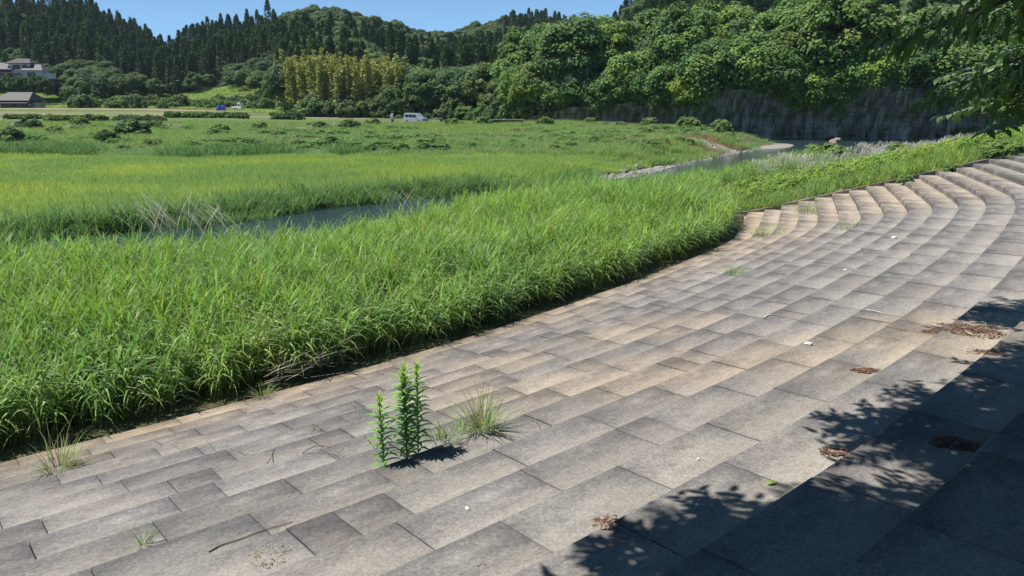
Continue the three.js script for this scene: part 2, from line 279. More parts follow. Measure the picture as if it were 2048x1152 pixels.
  const rest = part(root, 'distant_blocks', mergeGeometries(all.slice(300).map(b => b.g)), mat); rest.userData.kind = 'stuff';
  // kerb beam closing the steps across the bank, and the flat top of the levee
  const kb = new Build(), N = 24; let prev = null;
  for (let i = 0; i <= N; i++) { const d = lerp(-0.6, 10.7, i / N); let s = 20; for (; s < 40; s += 0.02) if (levee(s, d)[1] > END_Z(d)) break; const [X, Z] = levee(s, d), [X2, Z2] = levee(s + 0.22, d), y = Math.max(0.0, d * 0.25) + 0.005; kb.col = [0.95, 0.92, 0.86]; const r = [kb.v(X, y - 0.5, -Z), kb.v(X, y, -Z), kb.v(X2, y, -Z2), kb.v(X2, y - 0.5, -Z2)]; if (prev) for (let j = 0; j < 3; j++) kb.quad(prev[j], r[j], r[j + 1], prev[j + 1]); prev = r; }
  const kg = kb.geo().toNonIndexed(); kg.computeVertexNormals(); { const n = kg.attributes.position.count, u = new Float32Array(n * 2); for (let i = 0; i < n; i++) { u[i * 2] = kg.attributes.position.getX(i) / 6; u[i * 2 + 1] = 0.3 + 0.5 * (i % 3) / 3; } kg.setAttribute('uv', new THREE.BufferAttribute(u, 2)); }
  part(root, 'end_kerb', kg, mat);
  const cb = []; for (let s = -8; s < 34; s += 0.5) { const A = levee(s, 17 * TREAD + TREAD + 0.01), B = levee(s, 17 * TREAD + 7), C = levee(s + 0.5, 17 * TREAD + 7), D = levee(s + 0.5, 17 * TREAD + TREAD + 0.01), y = stepTop(-3) + 0.01; for (const q of [A, B, C, A, C, D]) cb.push(q[0], y, -q[1]); }
  const cg = new THREE.BufferGeometry(); cg.setAttribute('position', new THREE.Float32BufferAttribute(cb, 3)); cg.computeVertexNormals();
  setting('levee_path', cg, std(rgb(0.2, 0.19, 0.17), 0.95));
}
console.log('steps done');

// ---------------------------------------------------------------- reeds and meadow
function reedClump(seed, lean, droopy, n) {
  const R = rng(seed), b = new Build();
  for (let i = 0; i < n; i++) {
    const a = R() * 6.283, r = Math.sqrt(R()) * 0.34, x0 = Math.cos(a) * r, z0 = Math.sin(a) * r, h = (droopy ? 0.75 : 0.95) + R() * 0.5, tl = lean * (0.5 + R()) + (R() - 0.5) * 0.25, tz = (R() - 0.5) * 0.35;
    const yel = R(), v = 0.8 + R() * 0.4; const g = [lerp(0.18, 0.32, yel * yel) * v, lerp(0.37, 0.43, yel) * v, lerp(0.066, 0.05, yel) * v];
    b.col = g; const top = new THREE.Vector3(x0 + tl * h, h * (1 - Math.abs(tl) * 0.25), z0 + tz * h), mid = new THREE.Vector3(x0 + tl * h * 0.35, h * 0.5, z0 + tz * h * 0.4);
    b.tube([new THREE.Vector3(x0, 0, z0), mid, top], [0.005, 0.004, 0.002], 3);
    const nl = 6 + (R() * 3 | 0); let turn = R() * 6.283;
    for (let k = 0; k < nl; k++) {
      const t = 0.25 + 0.75 * k / (nl - 1), p = t < 0.5 ? new THREE.Vector3(x0, 0, z0).lerp(mid, t * 2) : mid.clone().lerp(top, t * 2 - 1); turn += 2.4 + R() * 1.2;
      const last = t > 0.85, w = v * (0.85 + R() * 0.3); b.col = k === 0 && R() < 0.3 ? [0.3, 0.24, 0.10] : [g[0] * w, g[1] * w, g[2] * w];
      b.blade(p.x, p.y, p.z, turn, last ? 1.25 - R() * 0.3 : 0.75 + R() * 0.4, (last ? 0.42 : droopy ? 0.58 : 0.5) + R() * 0.28, (droopy ? 0.024 : 0.02) + R() * 0.016, last ? 0.35 + R() * 0.5 : (droopy ? 1.9 : 1.2) + R() * 0.9, 4, 0.5, (R() - 0.5) * 0.8);
    }
  }
  return b.geo();
}
const upright = [1, 2, 3, 4, 5].map(i => reedClump(500 + i, 0.05, false, 17));
const leaning = [1, 2, 3, 4].map(i => reedClump(600 + i, 0.38, true, 15));
function tuftPatch(seed, n, h, w, spread, hues, droop = 0.5) {
  const R = rng(seed), b = new Build();
  for (let i = 0; i < n; i++) { const hu = hues[R() * hues.length | 0], v = 0.75 + R() * 0.5; b.col = [hu[0] * v, hu[1] * v, hu[2] * v]; b.blade((R() - 0.5) * spread, 0, (R() - 0.5) * spread, R() * 6.283, 1.45 - R() * 0.75, h * (0.55 + R() * 0.6), w * (0.7 + R() * 0.6), droop * (0.3 + R()), 3, 0.3, (R() - 0.5)); }
  return b.geo();
}
const YG = [[0.42, 0.54, 0.09], [0.35, 0.51, 0.10], [0.48, 0.54, 0.10], [0.30, 0.48, 0.10]], GG = [[0.21, 0.37, 0.09], [0.26, 0.42, 0.11], [0.18, 0.34, 0.08], [0.31, 0.44, 0.14]], DRY = [[0.36, 0.30, 0.18], [0.30, 0.25, 0.14], [0.40, 0.36, 0.26]];
{
  const R = rng(41), U = upright.map(() => []), L = leaning.map(() => []), edge = [];
  for (let Z = 5; Z < 60; Z += Z < 28 ? 0.36 : 0.5) for (let X = -36; X < 24; X += Z < 28 ? 0.36 : 0.5) {
    const x = X + (R() - 0.5) * 0.4, z = Z + (R() - 0.5) * 0.4, n = R(), m = R(), q = R(), a = x / z; if (a < -1.5 || a > 0.8) continue;
    const bank = x - nearX(z); if (bank < -0.1) continue;
    const [s, d] = toLevee(x, z); if (d > -0.45 - (s > 23 ? (s - 23) * 0.35 * n : 0)) continue;
    const y = groundY(x, z, [s, d]) - 0.03, hue = fbm(x / 2.5, z / 2.5, 3), size = 0.66 + 0.26 * n + 0.28 * (fbm(x / 3 + 40, z / 3, 2) - 0.5);
    const c = rgb(lerp(0.75, 1.35, hue), lerp(0.85, 1.15, hue), lerp(1.05, 0.8, hue));
    if (d > -1.5) { const h = foot(s)[2]; const turn = Math.atan2(Math.sin(h), Math.cos(h)) + (m - 0.5) * 1.1; L[q * 4 | 0].push([place(x, y, z, turn, size * 0.95), c]); if (d > -0.8 && n > 0.45) edge.push([s, d]); }
    else U[q * 5 | 0].push([place(x, y, z, m * 6.283, size, (n - 0.5) * 0.2, (q - 0.5) * 0.25), c]);
  }
  U.forEach((l, i) => stuff('reed_bed', upright[i], M.reed, l, 'dense bed of tall green reeds between the concrete steps and the river', 'reeds'));
  L.forEach((l, i) => stuff('reed_edge', leaning[i], M.reed, l, 'drooping green reeds hanging over the foot of the concrete steps', 'reeds'));
}
{ // meadow and rougher growth across the river
  const R = rng(51), low = [1, 2, 3].map(i => tuftPatch(700 + i, 210, 0.42, 0.02, 1.15, YG)), mid = [1, 2, 3].map(i => tuftPatch(710 + i, 190, 0.75, 0.028, 1.4, GG, 0.8)), dry = [tuftPatch(720, 120, 0.6, 0.02, 1.2, DRY, 0.7)];
  const a = low.map(() => []), b = mid.map(() => []), e = [[]], bankside = [[], [], []];
  for (let Z = 22; Z < 135; Z += Z < 60 ? 0.75 : 1.15) for (let X = -1.15 * Z; X < Math.min(0.62 * Z, 62); X += Z < 60 ? 0.75 : 1.15) {
    const x = X + (R() - 0.5) * 0.8, z = Z + (R() - 0.5) * 0.8, n = R(), m = R(), q = R(), bank = farX(z) - x; if (bank < -0.1 || z > footAt(x / z) - 2) continue;
    if (z > 53 && bank < (z < 66 ? 1.6 : 0.7) * (0.5 + fbm(x / 3, z / 3, 2))) continue;                              // bare gravel margin
    const patch = fbm(x / 10, z / 5, 3), y = groundY(x, z) - 0.03, big = fbm(x / 24 + 3, z / 11, 3);
    const gravel = Math.abs(z - (78 + 6 * Math.sin(x / 14))) < 1.6 && x > 6 && x < 26; if (gravel) continue;
    if (bank < 2.2 && z < 56) { bankside[q * 3 | 0].push([place(x, y, z, m * 6.283, 0.85 + 0.5 * n, 0.1, (n - 0.5) * 0.3), rgb(0.75, 0.85, 0.8)]); continue; }
    const edgeZ = 64 + 6 * (fbm(x / 13, 2, 2) - 0.5);
    if (z < edgeZ) { const t = fbm(x / 6 + 7, z / 4, 3); a[q * 3 | 0].push([place(x, y, z, m * 6.283, 0.85 + 0.4 * n, 0, 0, (0.7 + 0.6 * patch) * (0.9 + 0.3 * n)), rgb(lerp(0.5, 1.35, t), lerp(0.75, 1.2, t), lerp(1.2, 0.9, t))]); }
    else if (z < edgeZ + 3 && x < -4 && fbm(x / 8, 3, 2) > 0.35) b[q * 3 | 0].push([place(x, y, z, m * 6.283, 1.3 + 0.4 * n, 0, 0, 1.5 + 0.5 * n), rgb(0.62, 0.75, 0.8)]);
    else if (patch > 0.62 && z > 72) e[0].push([place(x, y, z, m * 6.283, 1 + n * 0.3), rgb(1, 0.85, 0.75)]);
    else { const t = big; b[q * 3 | 0].push([place(x, y, z, m * 6.283, 1.0 + 0.4 * n, 0, 0, (0.35 + 1.3 * big) * (0.7 + 0.6 * n)), rgb(lerp(0.7, 1.45, t) * (0.85 + 0.3 * q), lerp(0.8, 1.2, t), lerp(1.3, 0.75, t))]); }
  }
  a.forEach((l, i) => stuff('meadow_grass', low[i], M.meadow, l, 'yellow green meadow grass on the flood plain across the river', 'grass'));
  b.forEach((l, i) => stuff('rough_grass', mid[i], M.meadow, l, 'taller rough green grass on the terrace behind the meadow', 'grass'));
  bankside.forEach((l, i) => stuff('bank_grass', mid[i], M.meadow, l, 'long dark green grass overhanging the far river bank', 'grass'));
  stuff('dry_grass', dry[0], M.meadow, e[0], 'patches of dry reddish grass among the rough grass', 'grass');
  // right hand bank beyond the steps: green growth on the slope, pale plumes along its brow
  const gs = [1, 2].map(i => tuftPatch(730 + i, 170, 0.6, 0.024, 1.1, [...GG, ...GG, ...YG], 0.9)), gl = [[], []], pl = [];
  for (let Z = 29; Z < 100; Z += Z < 45 ? 0.6 : 1.0) for (let X = 8; X < 0.85 * Z; X += Z < 45 ? 0.6 : 1.0) {
    const x = X + (R() - 0.5) * 0.6, z = Z + (R() - 0.5) * 0.6, n = R(), m = R(), q = R(); if (x < nearX(z) + 0.2 || z > footAt(x / z) - 3) continue;
    const [s, d] = toLevee(x, z); if (z < END_Z(d) + 0.5 && d > -3) continue; if (z < 60 && d < -1.2 && z < 52 && x < 14) continue;
    const y = groundY(x, z, [s, d]) - 0.03, plume = smooth(0.3, 0.55, fbm(x / 5, z / 5, 2)) * smooth(42, 52, z) * smooth(20, 8, x - nearX(z)) * 0.7;
    if (plume > n) pl.push([place(x, y, z, m * 6.283, 0.65 + n * 0.5), rgb(1, 1, 1)]);
    const t = fbm(x / 4, z / 4 + 9, 3), near = smooth(46, 36, z); gl[q * 2 | 0].push([place(x, y, z, m * 6.283, 0.9 + 0.5 * n, 0, 0, 0.6 + 0.9 * t), rgb(lerp(0.6, 1.1, t + 0.15 * near), lerp(0.72, 1.05, t + 0.15 * near), lerp(1.1, 0.75, t))]);
  }
  gl.forEach((l, i) => stuff('slope_grass', gs[i], M.meadow, l, 'green grass and creepers on the bank beyond the end of the steps', 'grass'));
  const pb = new Build(), pr = rng(77); for (let i = 0; i < 34; i++) { const w = 0.7 + pr() * 0.5; pb.col = [0.66 * w, 0.63 * w, 0.54 * w]; pb.blade((pr() - 0.5) * 1.2, 0, (pr() - 0.5) * 1.2, pr() * 6.283, 1.5 - pr() * 0.25, 1.1 + pr() * 0.5, 0.018, 0.5, 3); pb.blade((pr() - 0.5) * 1.2, 0.8 + pr() * 0.5, (pr() - 0.5) * 1.2, pr() * 6.283, 1.3, 0.25 + pr() * 0.15, 0.06, 0.8, 3); }
  stuff('pale_plume_grass', pb.geo(), M.meadow, pl, 'pale dry plumed grass along the brow of the right bank', 'grass');
}
console.log('grass done');

// ---------------------------------------------------------------- trees, bushes, hills
function crownGeo(seed, o) {                        // leaf clumps spread over an uneven crown
  const R = rng(seed), b = new Build(), { rx, ry, cy, clumps, cards, size, hues, flat = 0.9, skirt = -0.45 } = o;
  for (let i = 0; i < clumps; i++) {
    const u = skirt + (1 - skirt) * Math.pow(R(), 0.85), a = R() * 6.283, rr = Math.sqrt(Math.max(0, 1 - u * u)), out = 0.62 + 0.38 * Math.pow(R(), 0.5), bump = 0.82 + 0.3 * vnoise(a * 1.3 + seed, u * 2.1);
    const x = Math.cos(a) * rr * rx * out * bump, z = Math.sin(a) * rr * rx * out * bump, y = cy + u * ry * out * bump, cr = (0.22 + 0.2 * R()) * Math.min(rx, ry);
    const hu = hues[R() * hues.length | 0], tone = 0.8 + 0.4 * R();
    for (let k = 0; k < cards; k++) {
      const v = Math.pow(R(), 0.7) * 1.25 - 0.25, t = R() * 6.283, q = Math.sqrt(Math.max(0, 1 - v * v)), e = 0.72 + 0.45 * R(), w = tone * (0.86 + 0.28 * R());
      b.col = [hu[0] * w, hu[1] * w, hu[2] * w];
      const nx = Math.cos(t) * q, nz = Math.sin(t) * q;
      b.card(x + nx * cr * e, y + v * cr * e * flat, z + nz * cr * e, nx * 0.9 + (R() - 0.5) * 1.1, v + 0.35 + (R() - 0.5) * 1.0, nz * 0.9 + (R() - 0.5) * 1.1, size * (0.6 + R() * 0.8), R);
    }
  }
  return b.geo();
}
function trunkGeo(seed, h, r, limbs, spread, sway = 0.4) {
  const R = rng(seed), b = new Build(), pts = [], rad = []; let x = 0, z = 0;
  for (let i = 0; i <= 5; i++) { pts.push(new THREE.Vector3(x, h * i / 5, z)); rad.push(r * (1 - 0.13 * i) * (i ? 1 : 1.3)); x += (R() - 0.5) * sway; z += (R() - 0.5) * sway; }
  b.tube(pts, rad, 7);
  for (let i = 0; i < limbs; i++) { const t = pts[2 + (R() * 4 | 0)].clone(), a = R() * 6.283, l = spread * (0.6 + 0.5 * R()); b.tube([t, t.clone().add(new THREE.Vector3(Math.cos(a) * l * 0.5, l * 0.35, Math.sin(a) * l * 0.5)), t.clone().add(new THREE.Vector3(Math.cos(a) * l, l * 0.55, Math.sin(a) * l))], [r * 0.4, r * 0.28, r * 0.1], 5); }
  return b.geo();
}
function coniferGeo(seed, H, r, hues, n, sharp = 1) {
  const R = rng(seed), b = new Build();
  for (let i = 0; i < n; i++) {
    const t = 0.10 + 0.90 * Math.pow(R(), 0.82), y = H * t, prof = Math.pow(1 - t, 0.75 * sharp) * (0.55 + 0.45 * smooth(0.05, 0.3, t)), a = R() * 6.283, lay = 0.78 + 0.4 * vnoise(a * 1.7 + seed, t * 9), rr = r * prof * lay * (0.55 + 0.5 * Math.sqrt(R())) + 0.06;
    const hu = hues[R() * hues.length | 0], w = 0.7 + 0.6 * R(); b.col = [hu[0] * w, hu[1] * w, hu[2] * w];
    const x = Math.cos(a) * rr, z = -Math.sin(a) * rr, len = (0.6 + 0.7 * R()) * (0.7 + 0.5 * prof);
    b.blade(x, y, z, a + (R() - 0.5) * 0.9, 0.25 - R() * 0.7 + 0.9 * t * t, len, len * 0.6, 0.9 * (R() - 0.4), 2, 0.4, (R() - 0.5) * 1.2);
  }
  return b.geo();
}
function bambooGeo(seed) {
  const R = rng(seed), b = new Build();
  for (let i = 0; i < 10; i++) {
    const x = (R() - 0.5) * 3, z = (R() - 0.5) * 3, h = 8 + R() * 4, lx = (R() - 0.5) * 2.5, lz = (R() - 0.5) * 2.5;
    for (let k = 0; k < 150; k++) { const t = 0.25 + 0.75 * R(), w = 0.75 + R() * 0.5, yl = R(), s = 0.9 * (1.15 - t) + 0.25; b.col = [lerp(0.26, 0.46, yl) * w, lerp(0.34, 0.42, yl) * w, 0.09 * w]; b.card(x + lx * t * t + (R() - 0.5) * s * 1.6, h * t, z + lz * t * t + (R() - 0.5) * s * 1.6, R() - 0.5, R() * 0.9, R() - 0.5, 0.22 + R() * 0.2, R, 2.2); }
  }
  return b.geo();
}
const BAMBOO = [1, 2, 3].map(i => bambooGeo(870 + i));
const culms = (() => { const R = rng(9), b = new Build(); for (let i = 0; i < 10; i++) { const x = (R() - 0.5) * 3, z = (R() - 0.5) * 3, h = 8 + R() * 3, lx = (R() - 0.5) * 2, lz = (R() - 0.5) * 2; b.tube([0, 0.5, 1].map(t => new THREE.Vector3(x + lx * t * t, h * t, z + lz * t * t)), [0.06, 0.05, 0.02], 5); } return b.geo(); })();
const HB = [[0.12, 0.225, 0.045], [0.16, 0.265, 0.05], [0.095, 0.185, 0.045], [0.21, 0.295, 0.055]], HD = [[0.09, 0.17, 0.05], [0.115, 0.195, 0.055], [0.075, 0.15, 0.05], [0.14, 0.21, 0.06]], HC = [[0.08, 0.16, 0.065], [0.10, 0.19, 0.07], [0.065, 0.13, 0.06], [0.13, 0.21, 0.075]];
const KINDS = {
  bright: { name: 'broadleaf_tree', crowns: [1, 2, 3, 4].map(i => crownGeo(800 + i, { rx: 4.4, ry: 4.2, cy: 6.4, clumps: 100, cards: 120, size: 0.34, hues: HB, skirt: -0.75 })), trunks: [1, 2].map(i => trunkGeo(820 + i, 6, 0.26, 6, 3)), mat: M.tree },
  deep: { name: 'broadleaf_tree', crowns: [1, 2, 3].map(i => crownGeo(840 + i, { rx: 3.6, ry: 3.8, cy: 5.6, skirt: -0.7, clumps: 80, cards: 95, size: 0.38, hues: HD })), trunks: [1, 2].map(i => trunkGeo(860 + i, 6, 0.22, 5, 2.4)), mat: M.tree },
  conifer: { name: 'conifer_tree', crowns: [1, 2, 3, 4].map(i => coniferGeo(880 + i, 15, 2.6, HC, 1250, i % 2 ? 1 : 0.85)), trunks: [0].map(() => trunkGeo(881, 13, 0.2, 0, 0, 0.05)), mat: M.needle },
};
const bushGeo = [1, 2, 3].map(i => crownGeo(900 + i, { rx: 1, ry: 0.75, cy: 0.42, clumps: 44, cards: 44, size: 0.14, hues: HB, skirt: -0.9 }));
const darkBush = [1, 2, 3].map(i => crownGeo(910 + i, { rx: 1, ry: 0.8, cy: 0.45, clumps: 44, cards: 44, size: 0.15, hues: HD, skirt: -0.9 }));
const tinted = (m, l) => l.map(c => { const k = m.clone(); k.color.setRGB(...c); return k; });
KINDS.bright.mats = tinted(M.tree, [[1, 1, 1], [1.3, 1.18, 0.8], [0.72, 0.82, 0.95], [1.08, 1.12, 0.9], [0.85, 0.95, 1]]);
KINDS.deep.mats = tinted(M.tree, [[1, 1, 1], [1.3, 1.15, 0.9], [0.75, 0.85, 0.95], [1.1, 1.1, 0.9]]);
KINDS.conifer.mats = tinted(M.needle, [[1, 1, 1], [1.35, 1.2, 0.9], [0.75, 0.85, 1], [1.1, 1.1, 1]]);
function tree(kind, X, Z, y, size, turn, label, group, v, sy = size) {
  const K = KINDS[kind], t = thing(K.name, label, 'tree', V(X, y, Z), turn, group); t.scale.set(size, sy, size);
  part(t, 'trunk', K.trunks[v % K.trunks.length], M.bark); part(t, 'crown', K.crowns[v % K.crowns.length], K.mats[(v * 7 + (v >> 2)) % K.mats.length]); return t;
}
{
  const R = rng(61), spots = [], pxOf = a => a * 1.0275 * FOCAL + 1024;
  for (let Z = 96; Z < 520; Z += Z < 200 ? 4.4 : 4.9) for (let X = -1.12 * Z; X < 0.95 * Z; X += Z < 200 ? 4.4 : 4.9) {
    const x = X + (R() - 0.5) * 3.6, z = Z + (R() - 0.5) * 3.6, n = R(), m = R(), q = R(), a = x / z, zf = footAt(a), zr = ridgeAt(a), t = (z - zf) / (zr - zf), px = pxOf(a);
    if (t < 0.004 || t > 1.04) continue;
    if (px < 560) { const open = px < 100 ? 0.19 : px < 250 ? 0.10 + 0.05 * Math.sin(px / 13) : 0.25 - 0.06 * smooth(500, 560, px) + 0.04 * (fbm(x / 18, z / 18, 2) - 0.5); if (t < open) continue; }  // terraces and houses
    if (px > 1330 && z - zf < 1.3) continue;
    const f = fbm(x / 34 + 12, z / 34, 3);
    let kind;
    if (px > 1190) kind = t < 0.2 || (t < 0.4 && f < 0.42) ? 'bright' : (f > 0.53 ? 'conifer' : 'deep');
    else if (px > 1000 && t < 0.12) kind = 'bright';
    else if (px > 560) kind = t < 0.10 ? 'deep' : t > 0.74 && px < 1010 && px > 540 ? 'deep' : f > 0.47 ? 'conifer' : 'deep';
    else kind = t < 0.40 + 0.1 * n ? (f > 0.68 ? 'conifer' : 'deep') : f > 0.40 ? 'conifer' : 'deep';
    if (px > 570 && px < 800 && t > 0.015 && t < 0.11) continue;                                       // bamboo stands here
    if (kind !== 'conifer' && q > (kind === 'bright' ? 0.42 : 0.72)) continue;
    const size = kind === 'conifer' ? 0.75 + 0.35 * n + 0.25 * (fbm(x / 25, z / 25, 2) - 0.5) : kind === 'bright' ? 0.8 + 0.6 * n : (0.75 + 0.45 * n) * (px > 570 && px < 800 && t < 0.05 ? 0.62 : px < 560 ? 0.72 : 1);
    spots.push({ kind, x, z, y: groundY(x, z) - 0.4, size, turn: m * 6.283, v: (q * 97 + n * 31) | 0, px, t, hue: R(), sy: size * (0.9 + 0.25 * R()) });
  }
  // trees rooted on the lip of the cliff, hanging out over the river
  for (let px = 1045; px < 2250; px += 17) {
    const a = slopeX(px + (R() - 0.5) * 20), z = footAt(a) - 0.6 + R() * 1.8, x = a * z, s = 0.62 + 0.38 * R();
    const open = (px > 1415 && px < 1585) || (px > 1700 && px < 1900);
    spots.push({ kind: 'bright', x, z, y: open ? WATER + 5.0 + R() * 1.2 - 2.6 * s : WATER + 2.4 + 2.2 * R() - 2 * s, size: s, turn: R() * 6.283, v: R() * 97 | 0, px, t: 0.01, hue: R(), sy: s * 1.0 });
  }
  const zone = p => {
    if (p.kind === 'conifer') {
      if (p.px < 190) return ['dark conifer on the left hill above the tiled farmhouse', 'conifers above the farmhouse'];
      if (p.px < 360) return ['dark conifer on the right shoulder of the left hill', 'conifers on the left hill shoulder'];
      if (p.px < 570) return ['dark conifer behind the grassy terraces, left of the bamboo', 'conifers behind the terraces'];
      if (p.px < 800) return ['dark conifer on the hill straight above the bamboo grove', 'conifers above the bamboo'];
      if (p.px < 1000) return ['dark conifer in the plantation right of the bamboo grove', 'conifers right of the bamboo'];
      return p.px < 1190 ? ['conifer on the far ridge left of the big right hill', 'conifers on the far ridge'] : ['conifer standing among broadleaf trees high on the right hill', 'conifers on the right hill'];
    }
    if (p.px > 1190 || (p.px > 1000 && p.t < 0.12)) {
      const lip = p.t < 0.03, at = p.px < 1230 ? ['by the end of the field', 'left wood end'] : p.px < 1410 ? ['left of the pale rock face', 'left of the rock'] : p.px < 1585 ? ['over the pale rock face', 'over the pale rock'] : p.px < 1700 ? ['between the two rock faces', 'between the rocks'] : p.px < 1900 ? ['over the dark right rock face', 'over the dark rock'] : ['behind the overhanging boughs', 'right edge'];
      return lip ? ['low bright tree on the cliff lip ' + at[0], 'cliff lip trees ' + at[1]] : p.t < 0.12 ? ['broad bright tree just behind the cliff ' + at[0], 'trees behind the cliff ' + at[1]] : ['leafy tree higher on the slope ' + at[0], 'slope trees ' + at[1]];
    }
    if (p.px > 800) return ['rounded deep green tree between the bamboo and the river wood', 'broadleaf trees right of the bamboo'];
    if (p.px > 560) return p.t < 0.1 ? ['rounded deep green tree standing in front of the bamboo', 'trees before the bamboo'] : ['rounded deep green tree on the slope above the bamboo', 'broadleaf trees above the bamboo'];
    return p.px > 190 ? ['deep green broadleaf tree at the upper edge of the terraces', 'broadleaf trees above the terraces'] : ['deep green broadleaf tree around the tiled farmhouse', 'broadleaf trees around the farmhouse'];
  };
  const show = p => (p.px > -40 && p.px < 2090 ? 1 : 0.2) * (p.sy / p.z) * (p.t < 0.25 ? 1.6 : p.t > 0.85 ? 1.2 : 1);
  for (const set of [['conifer'], ['bright', 'deep']]) {
    const l = spots.filter(p => set.includes(p.kind)).sort((a, b) => show(b) - show(a));
    for (const p of l.slice(0, 300)) { const [label, group] = zone(p); tree(p.kind, p.x, p.z, p.y, p.size, p.turn, label, group, p.v, p.sy); }
    for (const kind of set) { const K = KINDS[kind]; K.crowns.forEach((g, i) => { const mine = l.slice(300).filter(p => p.kind === kind && p.v % K.crowns.length === i); if (mine.length) stuff(kind === 'conifer' ? 'conifer_forest' : 'broadleaf_forest', g, K.mat, mine.map(p => [place(p.x, p.y, p.z, p.turn, p.size, 0, 0, p.sy), rgb(0.8 + 0.5 * p.hue, 0.85 + 0.35 * p.hue, 1.1 - 0.3 * p.hue)]), kind === 'conifer' ? 'mass of conifers covering the far hillsides' : 'mass of broadleaf trees covering the far hillsides', 'forest'); }); }
  }
  console.log('trees', spots.length);
  for (let i = 0; i < 46; i++) { const px = 575 + 225 * (i + R()) / 46, a = slopeX(px), zf = footAt(a), z = zf + (ridgeAt(a) - zf) * (0.012 + 0.085 * R()), x = a * z, t = thing('bamboo_clump', `yellow green bamboo clump in the ${px < 650 ? 'left' : px < 725 ? 'middle' : 'right'} third of the grove below the hill`, 'bamboo', V(x, groundY(x, z) - 0.2, z), R() * 6.283, `bamboo grove ${px < 650 ? 'left' : px < 725 ? 'middle' : 'right'}`), s = 0.95 + 0.4 * R(); t.scale.setScalar(s); part(t, 'culms', culms, M.bamboo); part(t, 'foliage', BAMBOO[i % 3], M.tree); }
}
{ // cliff of grey rock over the far bend of the river
  const T = 512, d = new Uint8Array(T * T * 4), bb = new Uint8Array(T * T * 4), q = rng(15);
  for (let j = 0; j < T; j++) for (let i = 0; i < T; i++) {
    const st = pnoise(i / 8, j / 64, 64, 8), s2 = pnoise(i / 32, j / 128, 16, 4), bed = pnoise(i / 128, j / 10, 4, 51), n = pnoise(i / 6, j / 6, 85, 85);
    const v = 104 + 70 * (st - 0.5) + 60 * (s2 - 0.5) + 26 * (bed - 0.5) + 40 * (n - 0.5) + 24 * (q() - 0.5), o = (j * T + i) * 4, moss = clamp((pnoise(i / 40, j / 50, 13, 10) - 0.62) * 4);
    d[o] = clamp(lerp(v + 8, 70, moss), 0, 255); d[o + 1] = clamp(lerp(v + 4, 84, moss), 0, 255); d[o + 2] = clamp(lerp(v - 4, 44, moss), 0, 255); d[o + 3] = 255; bb[o] = bb[o + 1] = bb[o + 2] = clamp(v, 0, 255); bb[o + 3] = 255;
  }
  const mk = (a, s) => { const t = new THREE.DataTexture(a, T, T); t.wrapS = t.wrapT = THREE.RepeatWrapping; t.magFilter = THREE.LinearFilter; if (s) t.colorSpace = THREE.SRGBColorSpace; t.needsUpdate = true; return t; };
  const N = 260, Mv = 22, pos = [], uv = [], idx = []; let len = 0, last = null;
  for (let i = 0; i <= N; i++) {
    const a = slopeX(lerp(1040, 2300, i / N)), zf = footAt(a), x0 = a * zf; if (last) len += Math.hypot(x0 - last[0], zf - last[1]); last = [x0, zf];
    for (let j = 0; j <= Mv; j++) {
      const v = j / Mv, h = (cliffAt(a) + 1.2) * (0.82 + 0.36 * fbm(len / 5 + 70, 2, 3)), y = WATER - 0.4 + h * v, rough = (fbm(len / 3.2, y / 4, 4) - 0.5) * 2.2 + (fbm(len / 0.9 + 50, y / 1.6, 3) - 0.5) * 0.7, toe = 1.1 * Math.pow(1 - v, 5) * (0.3 + 1.4 * vnoise(len / 3, 4));
      const z = zf - 0.4 - toe + rough + 0.4 - 2.6 * Math.pow(v, 1.2) * (0.6 + 0.9 * vnoise(len / 9, 8)); pos.push(x0 - 0 * rough, y, -z); uv.push(len / 9, y / 9);
    }
  }
  for (let i = 0; i < N; i++) for (let j = 0; j < Mv; j++) { const a = i * (Mv + 1) + j, b = a + 1, c = a + Mv + 1, e = c + 1; idx.push(a, c, b, b, c, e); }
  const g = new THREE.BufferGeometry(); g.setAttribute('position', new THREE.Float32BufferAttribute(pos, 3)); g.setAttribute('uv', new THREE.Float32BufferAttribute(uv, 2)); g.setIndex(idx); g.computeVertexNormals();
  setting('river_cliff', g, new THREE.MeshStandardMaterial({ map: mk(d, true), bumpMap: mk(bb), bumpScale: 0.25, roughness: 0.95, side: THREE.DoubleSide }));
}
